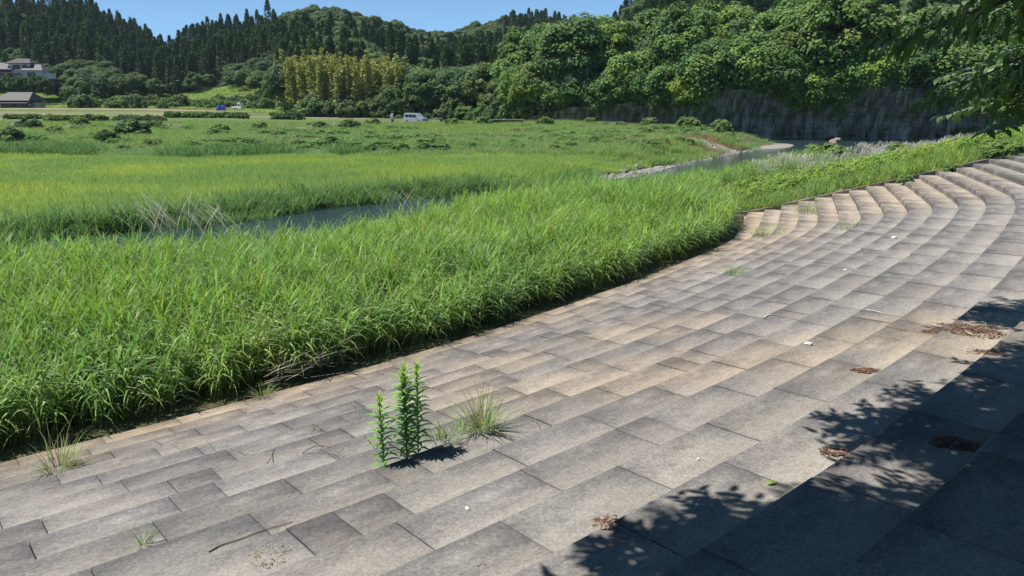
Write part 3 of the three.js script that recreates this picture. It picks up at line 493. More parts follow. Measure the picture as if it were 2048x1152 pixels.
// ---------------------------------------------------------------- bushes and hedges
function bush(X, Z, s, h, label, group, dark = false, i = 0, name = 'bush') { const m = solo(name, (dark ? darkBush : bushGeo)[i % 3], M.tree, label, 'bush', group); m.position.copy(V(X, groundY(X, Z) - 0.05, Z)); m.rotation.y = i * 2.4; m.scale.set(s, h, s); return m; }
const fineBush = crownGeo(930, { rx: 1, ry: 0.8, cy: 0.5, clumps: 40, cards: 46, size: 0.13, hues: [...HB, [0.26, 0.36, 0.05]], skirt: -0.5 });
{
  const R = rng(71);
  // shrubs in rows on the terraces below the left hill
  for (const [y, x0, x1, z] of [[212, 150, 610, 222], [198, 250, 540, 228], [186, 330, 560, 234], [172, 300, 560, 243], [160, 90, 540, 252], [178, 60, 260, 240], [196, 85, 240, 232]]) for (let px = x0; px < x1; px += 15) { if (R() < 0.45) continue; const a = slopeX(px + R() * 10), zz = z + (R() - 0.5) * 5, s = 1.2 + R() * 1.3; bush(a * zz, zz, s, s * (0.8 + 0.5 * R()), 'rounded shrub on the grassy terraces below the left hill', 'terrace shrubs', R() < 0.35, (R() * 9) | 0); }
  { const g = tuftPatch(740, 90, 1.1, 0.09, 3.2, [...YG, ...GG], 0.8), l = []; for (let i = 0; i < 3800; i++) { const px = -160 + R() * 760, a = slopeX(px), zf = footAt(a), z = zf - 3 + R() * 0.33 * (ridgeAt(a) - zf), x = a * z; l.push([place(x, groundY(x, z) - 0.05, z, R() * 6.28, 0.8 + 0.5 * R(), 0, 0, 0.4 + 0.7 * fbm(x / 9, z / 6, 2)), rgb(0.8 + 0.4 * R(), 0.9 + 0.2 * R(), 1)]); } stuff('terrace_grass', g, M.meadow, l, 'bright grass covering the terraces below the left hill', 'grass'); }
  // undergrowth along the foot of the woods
  for (let px = 600; px < 1110; px += 12) { const a = slopeX(px + R() * 8), z = footAt(a) - 1 + R() * 3, s = 1.4 + R() * 1.6; bush(a * z, z, s, s * (0.9 + 0.5 * R()), `leafy bush at the foot of the woods ${px < 780 ? 'left of the person' : px < 900 ? 'behind the silver van' : 'right of the white table'}`, `wood edge bushes ${px < 780 ? 'left' : px < 900 ? 'middle' : 'right'}`, R() < 0.55, (R() * 9) | 0); }
  for (let i = 0; i < 9; i++) { const px = -6 + i * 13, a = slopeX(px), z = 243.5 + R() * 1.5; const m = bush(a * z, z, 1.5 + R() * 0.6, 2.2 + R() * 1.2, 'dark hedge bush in front of the tiled farmhouse', 'farmhouse hedge', true, i); m.position.y = CAM_H + elevTan(160) * 252 - 3.6 + R() * 0.8; }
  // crop rows and garden plots
  for (const [px0, px1, z, h, dark] of [[95, 205, 150, 0.7, false], [230, 325, 148, 0.7, true], [335, 492, 165, 0.75, false], [545, 606, 160, 0.8, true], [10, 80, 158, 0.6, false]]) for (let px = px0; px < px1; px += 9) { const a = slopeX(px), zz = z + (R() - 0.5) * 1.5; bush(a * zz, zz, 0.75 + R() * 0.3, h * (1.1 + R() * 0.4), px0 === 95 ? 'low green crop plant in the leftmost field row' : px0 === 230 ? 'dark low crop plant in the row left of the green rows' : px0 === 335 ? 'green crop plant in the long field row near the truck' : px0 === 545 ? 'dark crop plant in the short field row right of the truck' : 'green crop plant in the row at the left edge', 'crop row ' + ['one', 'two', 'three', 'four', 'five'][[95, 230, 335, 545, 10].indexOf(px0)], dark, (R() * 9) | 0, 'crop_plant'); }
  // scattered bushes on the rough terrace
  for (const [px, py, s, dark] of [[265, 275, 1.6, true], [310, 262, 1.2, true], [60, 262, 1.5, true], [160, 258, 1.3, false], [110, 268, 1.0, false], [440, 268, 1.1, false], [520, 262, 1.0, false], [640, 262, 1.1, false], [700, 262, 1.3, false], [745, 258, 1.2, false], [905, 258, 1.2, false], [965, 256, 1.3, false], [1090, 256, 1.2, false], [1180, 252, 1.0, false], [20, 285, 1.2, true], [215, 285, 1.0, true], [1375, 262, 1.5, false], [1440, 268, 1.4, false], [1300, 256, 1.2, false]]) { const q = onLevel(px, py, CAM_H - 0.75); bush(q.X, q.Z, s * 1.1, s, 'low leafy bush growing in the rough grass before the fields', 'bushes in the rough grass', dark, px); }
  { const l = []; for (let i = 0; i < 1500; i++) { const z = 67 + R() * 58, x = -0.72 * z + R() * (1.0 * z), f = fbm(x / 11, z / 6, 3); if (f < 0.42 || x > farX(z) - 3) continue; const k = 0.25 + 0.8 * R() * f; l.push([place(x, groundY(x, z) - 0.1, z, R() * 6.28, k * 1.3, 0, 0, k), rgb(0.75 + 0.4 * R(), 1.0 + 0.35 * R(), 1.0)]); } stuff('weed_thicket', bushGeo[1], M.tree, l, 'leafy weeds mixed into the rough grass before the fields', 'weeds'); }
  // field paths and bare strips
  for (const [Z, w, c] of [[208, 9, [0.27, 0.22, 0.13]], [176, 1.6, [0.38, 0.34, 0.24]], [142, 1.8, [0.34, 0.31, 0.24]], [126, 1.4, [0.34, 0.31, 0.22]]]) { const b = new Build(); let prev = null; b.col = c; for (let X = -0.8 * Z; X < Math.min(0.16 * Z, 24); X += 2) { const zc = Z + 3 * Math.sin(X / 40), r = [b.v(X, groundY(X, zc - w / 2) + 0.06, -(zc - w / 2)), b.v(X, Math.max(groundY(X, zc), (groundY(X, zc - w / 2) + groundY(X, zc + w / 2)) / 2) + 0.08, -zc), b.v(X, groundY(X, zc + w / 2) + 0.06, -(zc + w / 2))]; if (prev) for (let j = 0; j < 2; j++) b.quad(prev[j], r[j], r[j + 1], prev[j + 1]); prev = r; } setting('field_path', b.geo(), M.dry); }
  // the right bank: creeper mounds by the end of the steps, bushes near the river
  for (const [px, py, s, label] of [[2000, 348, 0.75, 'bright green weed bush sprawling over the far top steps'], [1905, 343, 0.35, 'small leafy weed in the far steps left of the sprawling bush'], [1812, 362, 0.28, 'tiny round weed at the far end of the steps'], [1652, 282, 2.0, 'tall light green shrub among the pale plumes on the right bank'], [1800, 300, 1.2, 'low shrub on the right bank slope below the plumes'], [1930, 258, 2.2, 'large rounded bush on the brow of the right bank']]) {
    const H = 3.1, st = py > 330, q = st ? onSteps(px, py) : onLevel(px, py, H), m = solo('weed_bush', bushGeo[px % 3], M.tree, label, 'bush'); m.position.copy(V(q.X, st ? q.y - 0.03 : groundY(q.X, q.Z), q.Z)); m.scale.set(s, s * (st ? 0.7 : 0.9), s);
  }
  const list = []; for (let i = 0; i < 1500; i++) { const d = -1 + R() * 13, s = 29.5 + R() * R() * 34 + d * 0.3, [X, Z] = levee(s, d); if (Z < END_Z(d) + 0.7) continue; list.push([place(X, groundY(X, Z) - 0.08, Z, R() * 6.28, 0.3 + 0.3 * R(), 0, 0, 0.25 + 0.35 * R()), rgb(1.2 + R() * 0.4, 1.2 + 0.3 * R(), 0.9)]); }
  stuff('creeper_cover', fineBush, M.tree, list, 'yellow green creepers covering the slope beside the steps', 'creepers');
}

// ---------------------------------------------------------------- plants and litter on the steps
// step surface under a point of the bank
function stepAt(X, Z) { const [s, d] = toLevee(X, Z), k = Math.max(-3, 14 - Math.floor(d / TREAD)); return { s, d, k, y: stepTop(k) }; }
// the spot on the steps that a line of sight first meets
function onSteps(px, py) { let best = null; for (let k = -3; k <= 15; k++) { const H = CAM_H - stepTop(k), q = onLevel(px, py, H), [s, d] = toLevee(q.X, q.Z); if (d >= (14 - k) * TREAD - 0.01 && d < (15 - k) * TREAD + 0.01) { const r = Math.hypot(q.X, q.Z); if (!best || r < best.r) best = { X: q.X, Z: q.Z, y: stepTop(k), r, s, d, k }; } } if (best) return best; const q = onLevel(px, py, 2.6), g = stepAt(q.X, q.Z); return { ...q, ...g }; }
{ // four leafy stems sprouting from a joint
  const lb = new Build(); lb.col = [1, 1, 1]; lb.blade(0, 0, 0, 0, 0.6, 0.14, 0.031, 0.95, 4, 0.6); const leafGeo = lb.geo();
  const tints = [[0.19, 0.40, 0.07], [0.25, 0.46, 0.08], [0.14, 0.32, 0.06], [0.36, 0.54, 0.09]].map(c => { const m = M.weed.clone(); m.vertexColors = false; m.color.setRGB(...c); return m; });
  const stemMat = std(rgb(0.16, 0.19, 0.06), 0.7), R = rng(31);
  for (const [px, py, h, n, label] of [[788, 931, 0.68, 60, 'leafy green weed stem standing left of the taller stems'], [822, 914, 0.80, 70, 'tall leafy weed stem, leftmost of the tight three'], [833, 910, 0.88, 76, 'tallest leafy weed stem, in the middle of the three'], [845, 906, 0.87, 76, 'tall leafy weed stem nearest the grass tuft']]) {
    const q = onSteps(px, py), g = levee(q.s, (14 - q.k) * TREAD - 0.05), y = stepTop(q.k + 1), t = thing('leafy_weed', label, 'weed', V(g[0], y, g[1]), R() * 6.28, 'leafy weeds in the steps');
    const b = new Build(), lean = [(R() - 0.5) * 0.06, (R() - 0.5) * 0.06]; b.tube([0, 0.5, 1].map(u => new THREE.Vector3(lean[0] * u, h * 0.97 * u, lean[1] * u)), [0.006, 0.005, 0.003], 6); part(t, 'stem', b.geo(), stemMat);
    let turn = R() * 6.28;
    for (let i = 0; i < n; i++) { const u = Math.pow(i / (n - 1), 0.85), m = part(t, i ? `leaf_${String(i).padStart(3, '0')}` : 'leaf', leafGeo, tints[u > 0.86 ? 3 : u > 0.6 ? (R() < 0.5 ? 1 : 0) : R() < 0.4 ? 2 : 0]); turn += 2.4; const s = (u > 0.9 ? 0.75 : 1.05 - 0.25 * Math.abs(u - 0.4)) * (0.85 + 0.3 * R()); m.position.set(lean[0] * u, h * (0.10 + 0.88 * u), lean[1] * u); m.rotation.set(0, turn, (u > 0.86 ? 0.75 * (u - 0.8) * 5 : 0) - 0.25 * (1 - u) + (R() - 0.5) * 0.3, 'YXZ'); m.scale.setScalar(s); }
  }
}
function tuft(px, py, n, h, spread, hues, label, droop = 0.9, stalks = 0, cat = 'grass tuft', ground = false) {
  const q = ground ? onLevel(px, py, CAM_H) : onSteps(px, py), R = rng(px * 7 + py), t = thing('grass_tuft', label, cat, V(q.X, ground ? groundY(q.X, q.Z) : q.y - 0.01, q.Z), R() * 6.28);
  const b = new Build(); for (let i = 0; i < n; i++) { const hu = hues[R() * hues.length | 0], w = 0.75 + 0.5 * R(), a = R() * 6.28, r = Math.sqrt(R()) * spread; b.col = [hu[0] * w, hu[1] * w, hu[2] * w]; b.blade(Math.cos(a) * r, 0, Math.sin(a) * r, -a + (R() - 0.5) * 1.6, 1.35 - R() * 0.75, h * (0.4 + 0.7 * R()), 0.006 + 0.005 * R(), droop * (0.4 + R()), 4, 0.4, R() - 0.5); }
  part(t, 'blades', b.geo(), M.weed);
  if (stalks) { const c = new Build(); for (let i = 0; i < stalks; i++) { const a = R() * 6.28; c.col = [0.42, 0.36, 0.2]; c.blade((R() - 0.5) * spread, 0, (R() - 0.5) * spread, a, 1.45, h * (1.3 + R() * 0.5), 0.004, 0.7 + R() * 0.7, 6); } part(t, 'dry_stalks', c.geo(), M.dry); }
  return t;
}
const FRESH = [[0.22, 0.38, 0.08], [0.28, 0.42, 0.10], [0.34, 0.42, 0.14], [0.16, 0.30, 0.07]], MIX = [...FRESH, [0.42, 0.38, 0.20], [0.36, 0.30, 0.14]];
tuft(962, 860, 130, 0.42, 0.10, MIX, 'tall grass tuft with dry seed stalks right of the leafy weeds', 0.7, 10);
tuft(915, 872, 90, 0.24, 0.16, FRESH, 'low sprawling grass tuft between leafy weeds and tall tuft', 1.0);
tuft(885, 886, 60, 0.18, 0.13, [[0.14, 0.22, 0.09], [0.2, 0.28, 0.12]], 'small greyish grass tuft at the foot of the leafy weeds', 1.2);
tuft(120, 940, 110, 0.42, 0.16, [...MIX, [0.3, 0.28, 0.1]], 'spiky half dry grass tuft on the lower left steps', 0.7, 8);
tuft(285, 1092, 12, 0.20, 0.03, FRESH, 'thin sprout with one upright dry stalk on the left steps', 1.1, 2);
tuft(525, 790, 60, 0.24, 0.14, MIX, 'pale grass tuft at the foot of the steps by the dead stalks', 0.8);
tuft(1470, 548, 90, 0.26, 0.22, FRESH, 'small green grass tuft alone on the middle steps', 0.8);
tuft(1530, 472, 170, 0.55, 0.42, FRESH, 'rounded green tuft at the grass edge near the far bend', 0.7);
tuft(1612, 425, 140, 0.7, 0.42, FRESH, 'upright green tuft on the silted steps at the far bend', 0.5);
tuft(1555, 415, 160, 0.8, 0.6, MIX, 'loose pale green tuft where the steps meet the reeds', 0.6);
tuft(1712, 405, 80, 0.5, 0.3, MIX, 'thin tuft in a far step joint below the round weed', 0.6);
tuft(632, 862, 7, 0.12, 0.02, FRESH, 'tiny green seedling among the twigs on the steps', 0.6);
tuft(1990, 372, 60, 0.35, 0.3, MIX, 'dry tuft in a joint of the far upper steps', 0.6);
tuft(540, 1112, 160, 0.03, 0.12, [[0.26, 0.24, 0.08], [0.2, 0.2, 0.08], [0.32, 0.27, 0.12]], 'low mossy brown weed patch at the bottom edge', 1.6);
{ // twigs, dead vine stems, leaf litter
  const R = rng(91);
  const wood = std(rgb(0.30, 0.25, 0.19), 0.9), pale = std(rgb(0.62, 0.58, 0.50), 0.9), brown = std(rgb(0.16, 0.10, 0.06), 0.95);
  function twig(pts, r, mat, label, group, lift = 0.004) {
    const v = pts.map(([x, y], i) => { const q = onSteps(x, y); return V(q.X, q.y + 0.008 + lift * Math.sin(i / Math.max(1, pts.length - 1) * Math.PI), q.Z); }), c = new THREE.CatmullRomCurve3(v).getPoints(pts.length * 4), b = new Build();
    b.tube(c, c.map((_, i) => r * 0.6 * (1 - 0.5 * i / c.length)), 5); return solo('twig', b.geo(), mat, label, 'twig', group);
  }
  twig([[310, 882], [345, 890], [378, 896]], 0.006, wood, 'thin straight dead twig on the left steps', 0);
  twig([[412, 880], [420, 890], [440, 900]], 0.006, wood, 'short bent dead twig in the left middle of the steps', 0);
  twig([[462, 898], [480, 905], [508, 911]], 0.007, wood, 'forked looking dead vine stem on the left middle steps', 0);
  twig([[535, 928], [544, 912], [548, 898]], 0.008, brown, 'dark upright curled twig stub on the steps', 0);
  twig([[605, 908], [632, 906], [660, 908], [686, 917]], 0.008, brown, 'long arching dark twig left of the leafy weeds', 0, 0.07);
  twig([[706, 806], [716, 822], [720, 838]], 0.008, wood, 'curved dead vine stem above the leafy weeds', 0);
  twig([[690, 856], [698, 866], [702, 878]], 0.006, wood, 'small dead twig near the twig by the weeds', 0);
  twig([[728, 872], [738, 884], [752, 894]], 0.008, brown, 'dark crooked twig just left of the leafy weeds', 0);
  twig([[418, 1106], [440, 1094], [475, 1083], [520, 1066], [585, 1045]], 0.009, brown, 'long dead stem lying along a step edge at lower left', 0);
  twig([[1000, 856], [1030, 838], [1060, 842], [1074, 862]], 0.005, wood, 'wiry dry grass stem bowed over right of the tall tuft', 0, 0.08);
  twig([[1205, 1085], [1235, 1086], [1265, 1087]], 0.005, wood, 'straight pale twig lying in the tree shadow at bottom', 0);
  twig([[1345, 898], [1365, 896], [1390, 893]], 0.005, wood, 'small straight twig on the right middle steps', 0);
  twig([[1528, 638], [1536, 632], [1547, 630]], 0.014, pale, 'short pale bent stick on the middle right steps', 0);
  twig([[1732, 621], [1745, 623], [1765, 627]], 0.016, pale, 'pale broken stick lying across a joint at right', 0);
  twig([[955, 1134], [963, 1128], [972, 1133]], 0.004, wood, 'tiny curled twig near the bottom edge of the steps', 0);
  for (let i = 0; i < 5; i++) { const x = 1905 + R() * 50, y = 645 + R() * 22; twig([[x, y], [x + 14 + R() * 14, y + (R() - 0.4) * 16], [x + 30 + R() * 18, y + (R() - 0.3) * 22]], 0.009, i % 2 ? wood : pale, 'driftwood stick in the leaf litter heap on the right steps', 'sticks in the litter heap'); }
  for (let i = 0; i < 3; i++) { const x = 1655 + R() * 18, y = 900 + R() * 6; twig([[x, y], [x + 10, y - 3 + R() * 6], [x + 18, y + R() * 6]], 0.007, pale, 'small pale stick beside the litter at the tree shadow edge', 'sticks by the shadow'); }
  // heaps of dry reddish leaf litter
  const fl = new Build(); fl.col = [1, 1, 1]; fl.card(0, 0.002, 0, 0.1, 1, 0.06, 0.011, rng(5), 1.9); fl.card(0.006, 0.003, 0.008, -0.1, 1, 0.1, 0.009, rng(6), 2.0); const flake = fl.geo();
  for (const [px, py, rx, rz, n, label] of [[1950, 660, 0.30, 0.16, 420, 'large heap of dry reddish leaf litter on the right steps'], [1866, 664, 0.14, 0.05, 120, 'narrow streak of reddish litter left of the large heap'], [1732, 742, 0.13, 0.05, 170, 'small heap of red brown leaf litter in a joint'], [1912, 888, 0.14, 0.06, 220, 'dry leaf litter in the gap between tree shadows'], [1668, 906, 0.09, 0.04, 90, 'few dry leaves beside pale sticks near the shadow'], [1970, 706, 0.16, 0.05, 110, 'scattered litter at the upper edge of the tree shadow'], [1212, 1046, 0.07, 0.04, 40, 'faint scatter of reddish flakes at the bottom of the steps']]) {
    const q = onSteps(px, py), l = []; for (let i = 0; i < n * 2; i++) { const a = R() * 6.28, r = Math.pow(R(), 0.8) * (0.6 + 0.7 * vnoise(a * 2, px)), X = q.X + Math.cos(a) * r * rx + 0.05 * (R() - 0.5), Z = q.Z + Math.sin(a) * r * rz * 1.6, w = 0.6 + 0.8 * R(); l.push([place(X, q.y + 0.004 + 0.006 * R(), Z, R() * 6.28, 0.7 + R() * 0.8, (R() - 0.5) * 0.3, (R() - 0.5) * 0.3), R() < 0.15 ? rgb(0.26 * w, 0.2 * w, 0.14 * w) : rgb(0.13 * w, 0.06 * w, 0.036 * w)]); }
    stuff('leaf_litter', flake, std(rgb(1, 1, 1), 0.95, { side: THREE.DoubleSide }), l, label, 'leaf litter');
  }
  // stones and scraps
  const stone = rockGeo(3, 0.5);
  for (const [px, py, s, c, label, cat] of [[935, 1018, 0.018, [0.75, 0.72, 0.66], 'small white stone chip on the lower middle steps', 'stone'], [1396, 919, 0.014, [0.75, 0.73, 0.7], 'tiny white scrap beside the right middle twig', 'scrap'], [1617, 690, 0.045, [0.6, 0.58, 0.54], 'flat pale stone lying in a cross joint at right', 'stone'], [1394, 1010, 0.012, [0.8, 0.78, 0.75], 'white speck of stone at the shadow edge', 'stone'], [1909, 908, 0.02, [0.75, 0.7, 0.5], 'yellowish stone chip below the litter in the shade gap', 'stone'], [1690, 541, 0.035, [0.75, 0.73, 0.7], 'white stone on the far right steps', 'stone'], [1788, 477, 0.07, [0.72, 0.7, 0.66], 'flat white scrap on the steps near the far bend', 'scrap']]) { const q = onSteps(px, py), m = solo('stone_chip', stone, std(rgb(...c), 0.85), label, cat); m.position.copy(V(q.X, q.y + s * 0.25, q.Z)); m.scale.set(s, s * 0.5, s * 0.7); m.rotation.y = px; }
  const q = onSteps(1545, 971), lb = new Build(); lb.col = [0.30, 0.42, 0.05]; lb.blade(-0.03, 0.008, 0, 0.4, 0.25, 0.075, 0.035, 0.6, 5, 0.4); const lf = solo('fallen_leaf', lb.geo(), M.weed, 'single yellow green fallen leaf above the tree shadow', 'leaf'); lf.position.copy(V(q.X, q.y, q.Z));
  // dead stalk heap at the reed edge, grey reeds by the water
  const hb = new Build(); for (let i = 0; i < 60; i++) { const w = 0.7 + R() * 0.5; hb.col = [0.34 * w, 0.30 * w, 0.24 * w]; const a = (R() - 0.5) * 0.7; hb.blade((R() - 0.5) * 0.9 - 0.5, 0.04 + R() * 0.28, (R() - 0.5) * 0.5, a, 0.12 + (R() - 0.5) * 0.5, 0.5 + R() * 0.7, 0.012, 0.5 * R(), 4); }
  { const p = onLevel(620, 752, CAM_H), m = solo('dead_stalk_heap', hb.geo(), M.dry, 'grey heap of dead stalks at the foot of the reeds', 'dead stalks'); m.position.copy(V(p.X, 0.0, p.Z)); m.rotation.y = 0.75; }
  for (const [px, py, n, label] of [[400, 448, 46, 'bundle of bleached dead reed stems leaning over the river'], [345, 452, 26, 'smaller bundle of bleached dead reed stems at the left of the pool'], [805, 412, 22, 'sparse dead reed stems standing at the right end of the pool']]) {
    const b = new Build(); for (let i = 0; i < n; i++) { const w = 0.8 + R() * 0.5; b.col = [0.46 * w, 0.42 * w, 0.34 * w]; b.blade((R() - 0.5) * 3.0, 0, (R() - 0.5) * 0.8, R() < 0.65 ? 2.7 + (R() - 0.5) * 0.6 : R() * 6.28, 0.75 + R() * 0.6, 1.3 + R() * 0.9, 0.018, 0.4 + 0.6 * R(), 5); }
    const p = onLevel(px, py, CAM_H + 0.1), m = solo('dead_reed', b.geo(), M.dry, label, 'dead reeds'); m.position.copy(V(p.X, -0.4, p.Z));
  }
  for (const [px, py, label] of [[455, 620, 'brown broken reed plume lying on the reeds at left'], [655, 600, 'brown dead reed spray lying over the reeds in the middle'], [570, 660, 'thin brown dead reed stems tangled low in the reeds']]) {
    const b = new Build(); for (let i = 0; i < 9; i++) { const w = 0.7 + R() * 0.5; b.col = [0.34 * w, 0.26 * w, 0.20 * w]; b.blade((R() - 0.5) * 0.3, (R() - 0.5) * 0.1, (R() - 0.5) * 0.3, 2.6 + (R() - 0.5) * 0.5, 0.5 + R() * 0.4, 0.7 + R() * 0.5, 0.009, 0.6 + R() * 0.8, 5); }
    const p = onLevel(px, py, CAM_H - 0.7), m = solo('dead_reed_spray', b.geo(), M.dry, label, 'dead reeds'); m.position.copy(V(p.X, 0.6, p.Z));
  }
}
function rockGeo(seed, rough) { const g = new THREE.IcosahedronGeometry(1, 2), p = g.attributes.position; for (let i = 0; i < p.count; i++) { const x = p.getX(i), y = p.getY(i), z = p.getZ(i), n = 1 + rough * (vnoise(x * 1.6 + seed * 7.1, y * 1.6 + z * 1.3 + seed) - 0.5) + rough * 0.4 * (vnoise(x * 4 + 9, y * 4 + z * 3.1 + seed) - 0.5); p.setXYZ(i, x * n, y * n, z * n); } g.computeVertexNormals(); return g; }
{ // stones along the river
  const R = rng(101), geos = [1, 2, 3, 4].map(i => rockGeo(i, 0.8)), mats = [[0.27, 0.26, 0.24], [0.33, 0.31, 0.29], [0.20, 0.19, 0.18], [0.38, 0.36, 0.33]].map(c => std(rgb(...c), 0.9));
  const shore = (z0, z1, n, w, smin, smax, label, group) => { for (let i = 0; i < n; i++) { const z = lerp(z0, z1, R()), x = farX(z) + (R() - 0.65) * w, s = smin + R() * R() * (smax - smin), m = solo('river_stone', geos[i % 4], mats[R() * 4 | 0], label, 'stone', group); m.position.copy(V(x, Math.max(groundY(x, z), WATER - 0.1) + s * 0.15, z)); m.scale.set(s, s * 0.6, s * 0.8); m.rotation.y = R() * 6.28; } };
  shore(52.5, 64, 90, 3.2, 0.12, 0.5, 'pale rounded stone in the rocky shore beside the narrow river', 'stones of the rocky shore');
  shore(64, 90, 40, 1.4, 0.08, 0.26, 'small stone along the grassy edge of the river bend', 'stones along the bend');
  const gl = []; for (let i = 0; i < 1800; i++) { const z = R() < 0.6 ? lerp(52, 64, R()) : lerp(64, 108, R()), x = farX(z) - 0.9 + R() * 1.6, s = 0.03 + R() * 0.09, w = 0.7 + R() * 0.5; gl.push([place(x, Math.max(groundY(x, z), WATER - 0.05) + s * 0.2, z, R() * 6.28, s, 0, 0, s * 0.6), rgb(0.30 * w, 0.28 * w, 0.25 * w)]); }
  for (let i = 0; i < 2500; i++) { const x = 6 + R() * 20, z = 78 + 6 * Math.sin(x / 14) + (R() - 0.5) * 3.4, s = 0.05 + R() * 0.1, w = 0.8 + R() * 0.5; gl.push([place(x, groundY(x, z) + s * 0.2, z, R() * 6.28, s, 0, 0, s * 0.6), rgb(0.33 * w, 0.31 * w, 0.27 * w)]); }
  stuff('river_gravel', rockGeo(9, 0.5), std(rgb(1, 1, 1), 0.95), gl, 'grey gravel on the river bars', 'gravel');
  for (const [px, py, s, h, c, label] of [[1672, 277, 0.8, 0.5, [0.30, 0.25, 0.2], 'tan boulder in the water before the dark cliff'], [1500, 262, 0.9, 1.3, [0.30, 0.28, 0.25], 'pale pointed rock at the foot of the cliff, left'], [1545, 262, 0.8, 1.2, [0.28, 0.26, 0.23], 'pale pointed rock at the foot of the cliff, middle'], [1580, 264, 1.5, 0.9, [0.28, 0.24, 0.19], 'wide tan rock ledge at the foot of the cliff'], [1640, 262, 1.3, 1.0, [0.2, 0.19, 0.13], 'mossy rock ledge under the hanging tree']]) { const p = onLevel(px, py + 8, CAM_H - WATER), m = solo('boulder', geos[px % 4], std(rgb(...c), 0.95), label, 'rock'); m.position.copy(V(p.X, WATER + 0.1, p.Z)); m.scale.set(s, h, s * 0.8); m.rotation.y = px; }
  const bars = [[96, 33, 2.6, 8]]; for (const [z, x, rx, rz] of bars) { const g = new THREE.SphereGeometry(1, 28, 12), m = setting('gravel_bar', g, std(rgb(0.27, 0.25, 0.22), 0.95)); m.position.copy(V(x - 1.5, WATER - 0.05, z)); m.scale.set(rx, 0.16, rz); m.rotation.y = -0.5; }
}

// ---------------------------------------------------------------- houses, vehicles, people in the fields
const box = (w, h, d, x = 0, y = 0, z = 0) => new THREE.BoxGeometry(w, h, d).translate(x, y + h / 2, z);
function hipRoof(w, d, h, over, y, hip = 0.5) { // tiled hip or gable roof: slopes with a thick eave
  const W = w / 2 + over, D = d / 2 + over, r = Math.max(0.05, W - D * hip), b = new Build(), e = 0.16;
  const A = b.v(-W, y, D), B = b.v(W, y, D), C = b.v(W, y, -D), E = b.v(-W, y, -D), P = b.v(-r, y + h, 0), Q = b.v(r, y + h, 0); b.quad(A, B, Q, P); b.quad(C, E, P, Q); b.i.push(B, C, Q, E, A, P);
  const a = b.v(-W, y - e, D), bb = b.v(W, y - e, D), c = b.v(W, y - e, -D), f = b.v(-W, y - e, -D); b.quad(a, bb, B, A); b.quad(bb, c, C, B); b.quad(c, f, E, C); b.quad(f, a, A, E); b.quad(a, f, c, bb);
  const g = b.geo().toNonIndexed(); g.computeVertexNormals(); return g;
}
const tile = std(rgb(0.085, 0.09, 0.10), 0.6), tileDark = std(rgb(0.04, 0.04, 0.046), 0.6), plaster = std(rgb(0.72, 0.71, 0.69), 0.9), timber = std(rgb(0.16, 0.12, 0.09), 0.85), glassDark = std(rgb(0.02, 0.025, 0.03), 0.15), stoneM = std(rgb(0.30, 0.28, 0.25), 0.95);
function windows(t, spec) { for (const [w, h, x, y, z, turn] of spec) { const f = part(t, 'window', box(w, h, 0.06), timber); f.position.set(x, y, z); f.rotation.y = turn || 0; const p = part(f, 'pane', box(w - 0.16, h - 0.16, 0.04, 0, 0.08, 0.03), glassDark); p.name = 'pane'; } }
{ // upper house: a wide tiled range with a two storey middle and a hipped wing
  const a = slopeX(48), Z = 252, y = CAM_H + elevTan(160) * Z, t = thing('farm_house', 'large grey tiled farmhouse with white upper storey high on the left', 'house', V(a * Z, y, Z), 0.12);
  part(t, 'plinth', box(21, 4.2, 11, 0, -3.9, 0), std(rgb(0.07, 0.075, 0.05), 0.95));
  part(t, 'wall', box(9, 2.8, 6.5, -5.6, 0.3, 0), timber); part(t, 'roof', hipRoof(9, 6.5, 2.1, 0.9, 3.1), tile).position.x = -5.6;
  part(t, 'veranda_roof', hipRoof(11.5, 8.6, 0.5, 0.5, 1.9, 0.3), tile).position.set(-4.6, 0, 0.6);
  part(t, 'wall', box(6, 4.7, 6, 1.4, 0.3, -0.4), plaster); part(t, 'roof', hipRoof(6, 6, 1.5, 0.8, 5.0), tileDark).position.set(1.4, 0, -0.4);
  part(t, 'wall', box(5, 2.5, 5.4, 5.6, 0.3, 1.2), plaster); part(t, 'roof', hipRoof(5, 5.4, 1.9, 0.8, 2.8), tile).position.set(5.6, 0, 1.2);
  part(t, 'outbuilding', box(2.6, 1.6, 3, 9.4, 0.3, 1.5), plaster);
  windows(t, [[2.2, 1.3, 0.6, 3.2, 2.62], [1.6, 1.3, 3.0, 3.2, 2.62], [3.2, 1.7, -7.2, 0.6, 3.27], [3.2, 1.7, -3.6, 0.6, 3.27], [2.4, 1.4, 5.2, 0.8, 3.92], [1.3, 1.3, 8.12, 0.9, 1.6, Math.PI / 2]]);
}
{ // lower house at the edge of the fields
  const a = slopeX(44), Z = 226, y = groundY(a * Z, Z), t = thing('dark_roof_house', 'low house with dark tiled roofs beside the fields at the left edge', 'house', V(a * Z, y, Z), -0.1);
  part(t, 'wall', box(8.5, 2.6, 6, 0, -0.5, 0), timber); part(t, 'roof', hipRoof(8.5, 6, 2.3, 0.9, 2.0, 0.35), tileDark); part(t, 'porch_roof', hipRoof(9.6, 4, 0.6, 0.3, 1.25, 0.3), tileDark).position.z = 2.6; part(t, 'gable', box(1.2, 1.6, 0.1, 4.2, 0.6, 2.9), plaster);
  part(t, 'shed', box(2.4, 1.7, 2.4, 5.7, -0.3, 1.2), stoneM); windows(t, [[2.6, 1.2, -1.6, 0.2, 3.02], [2.2, 1.2, 1.8, 0.2, 3.02]]);
}
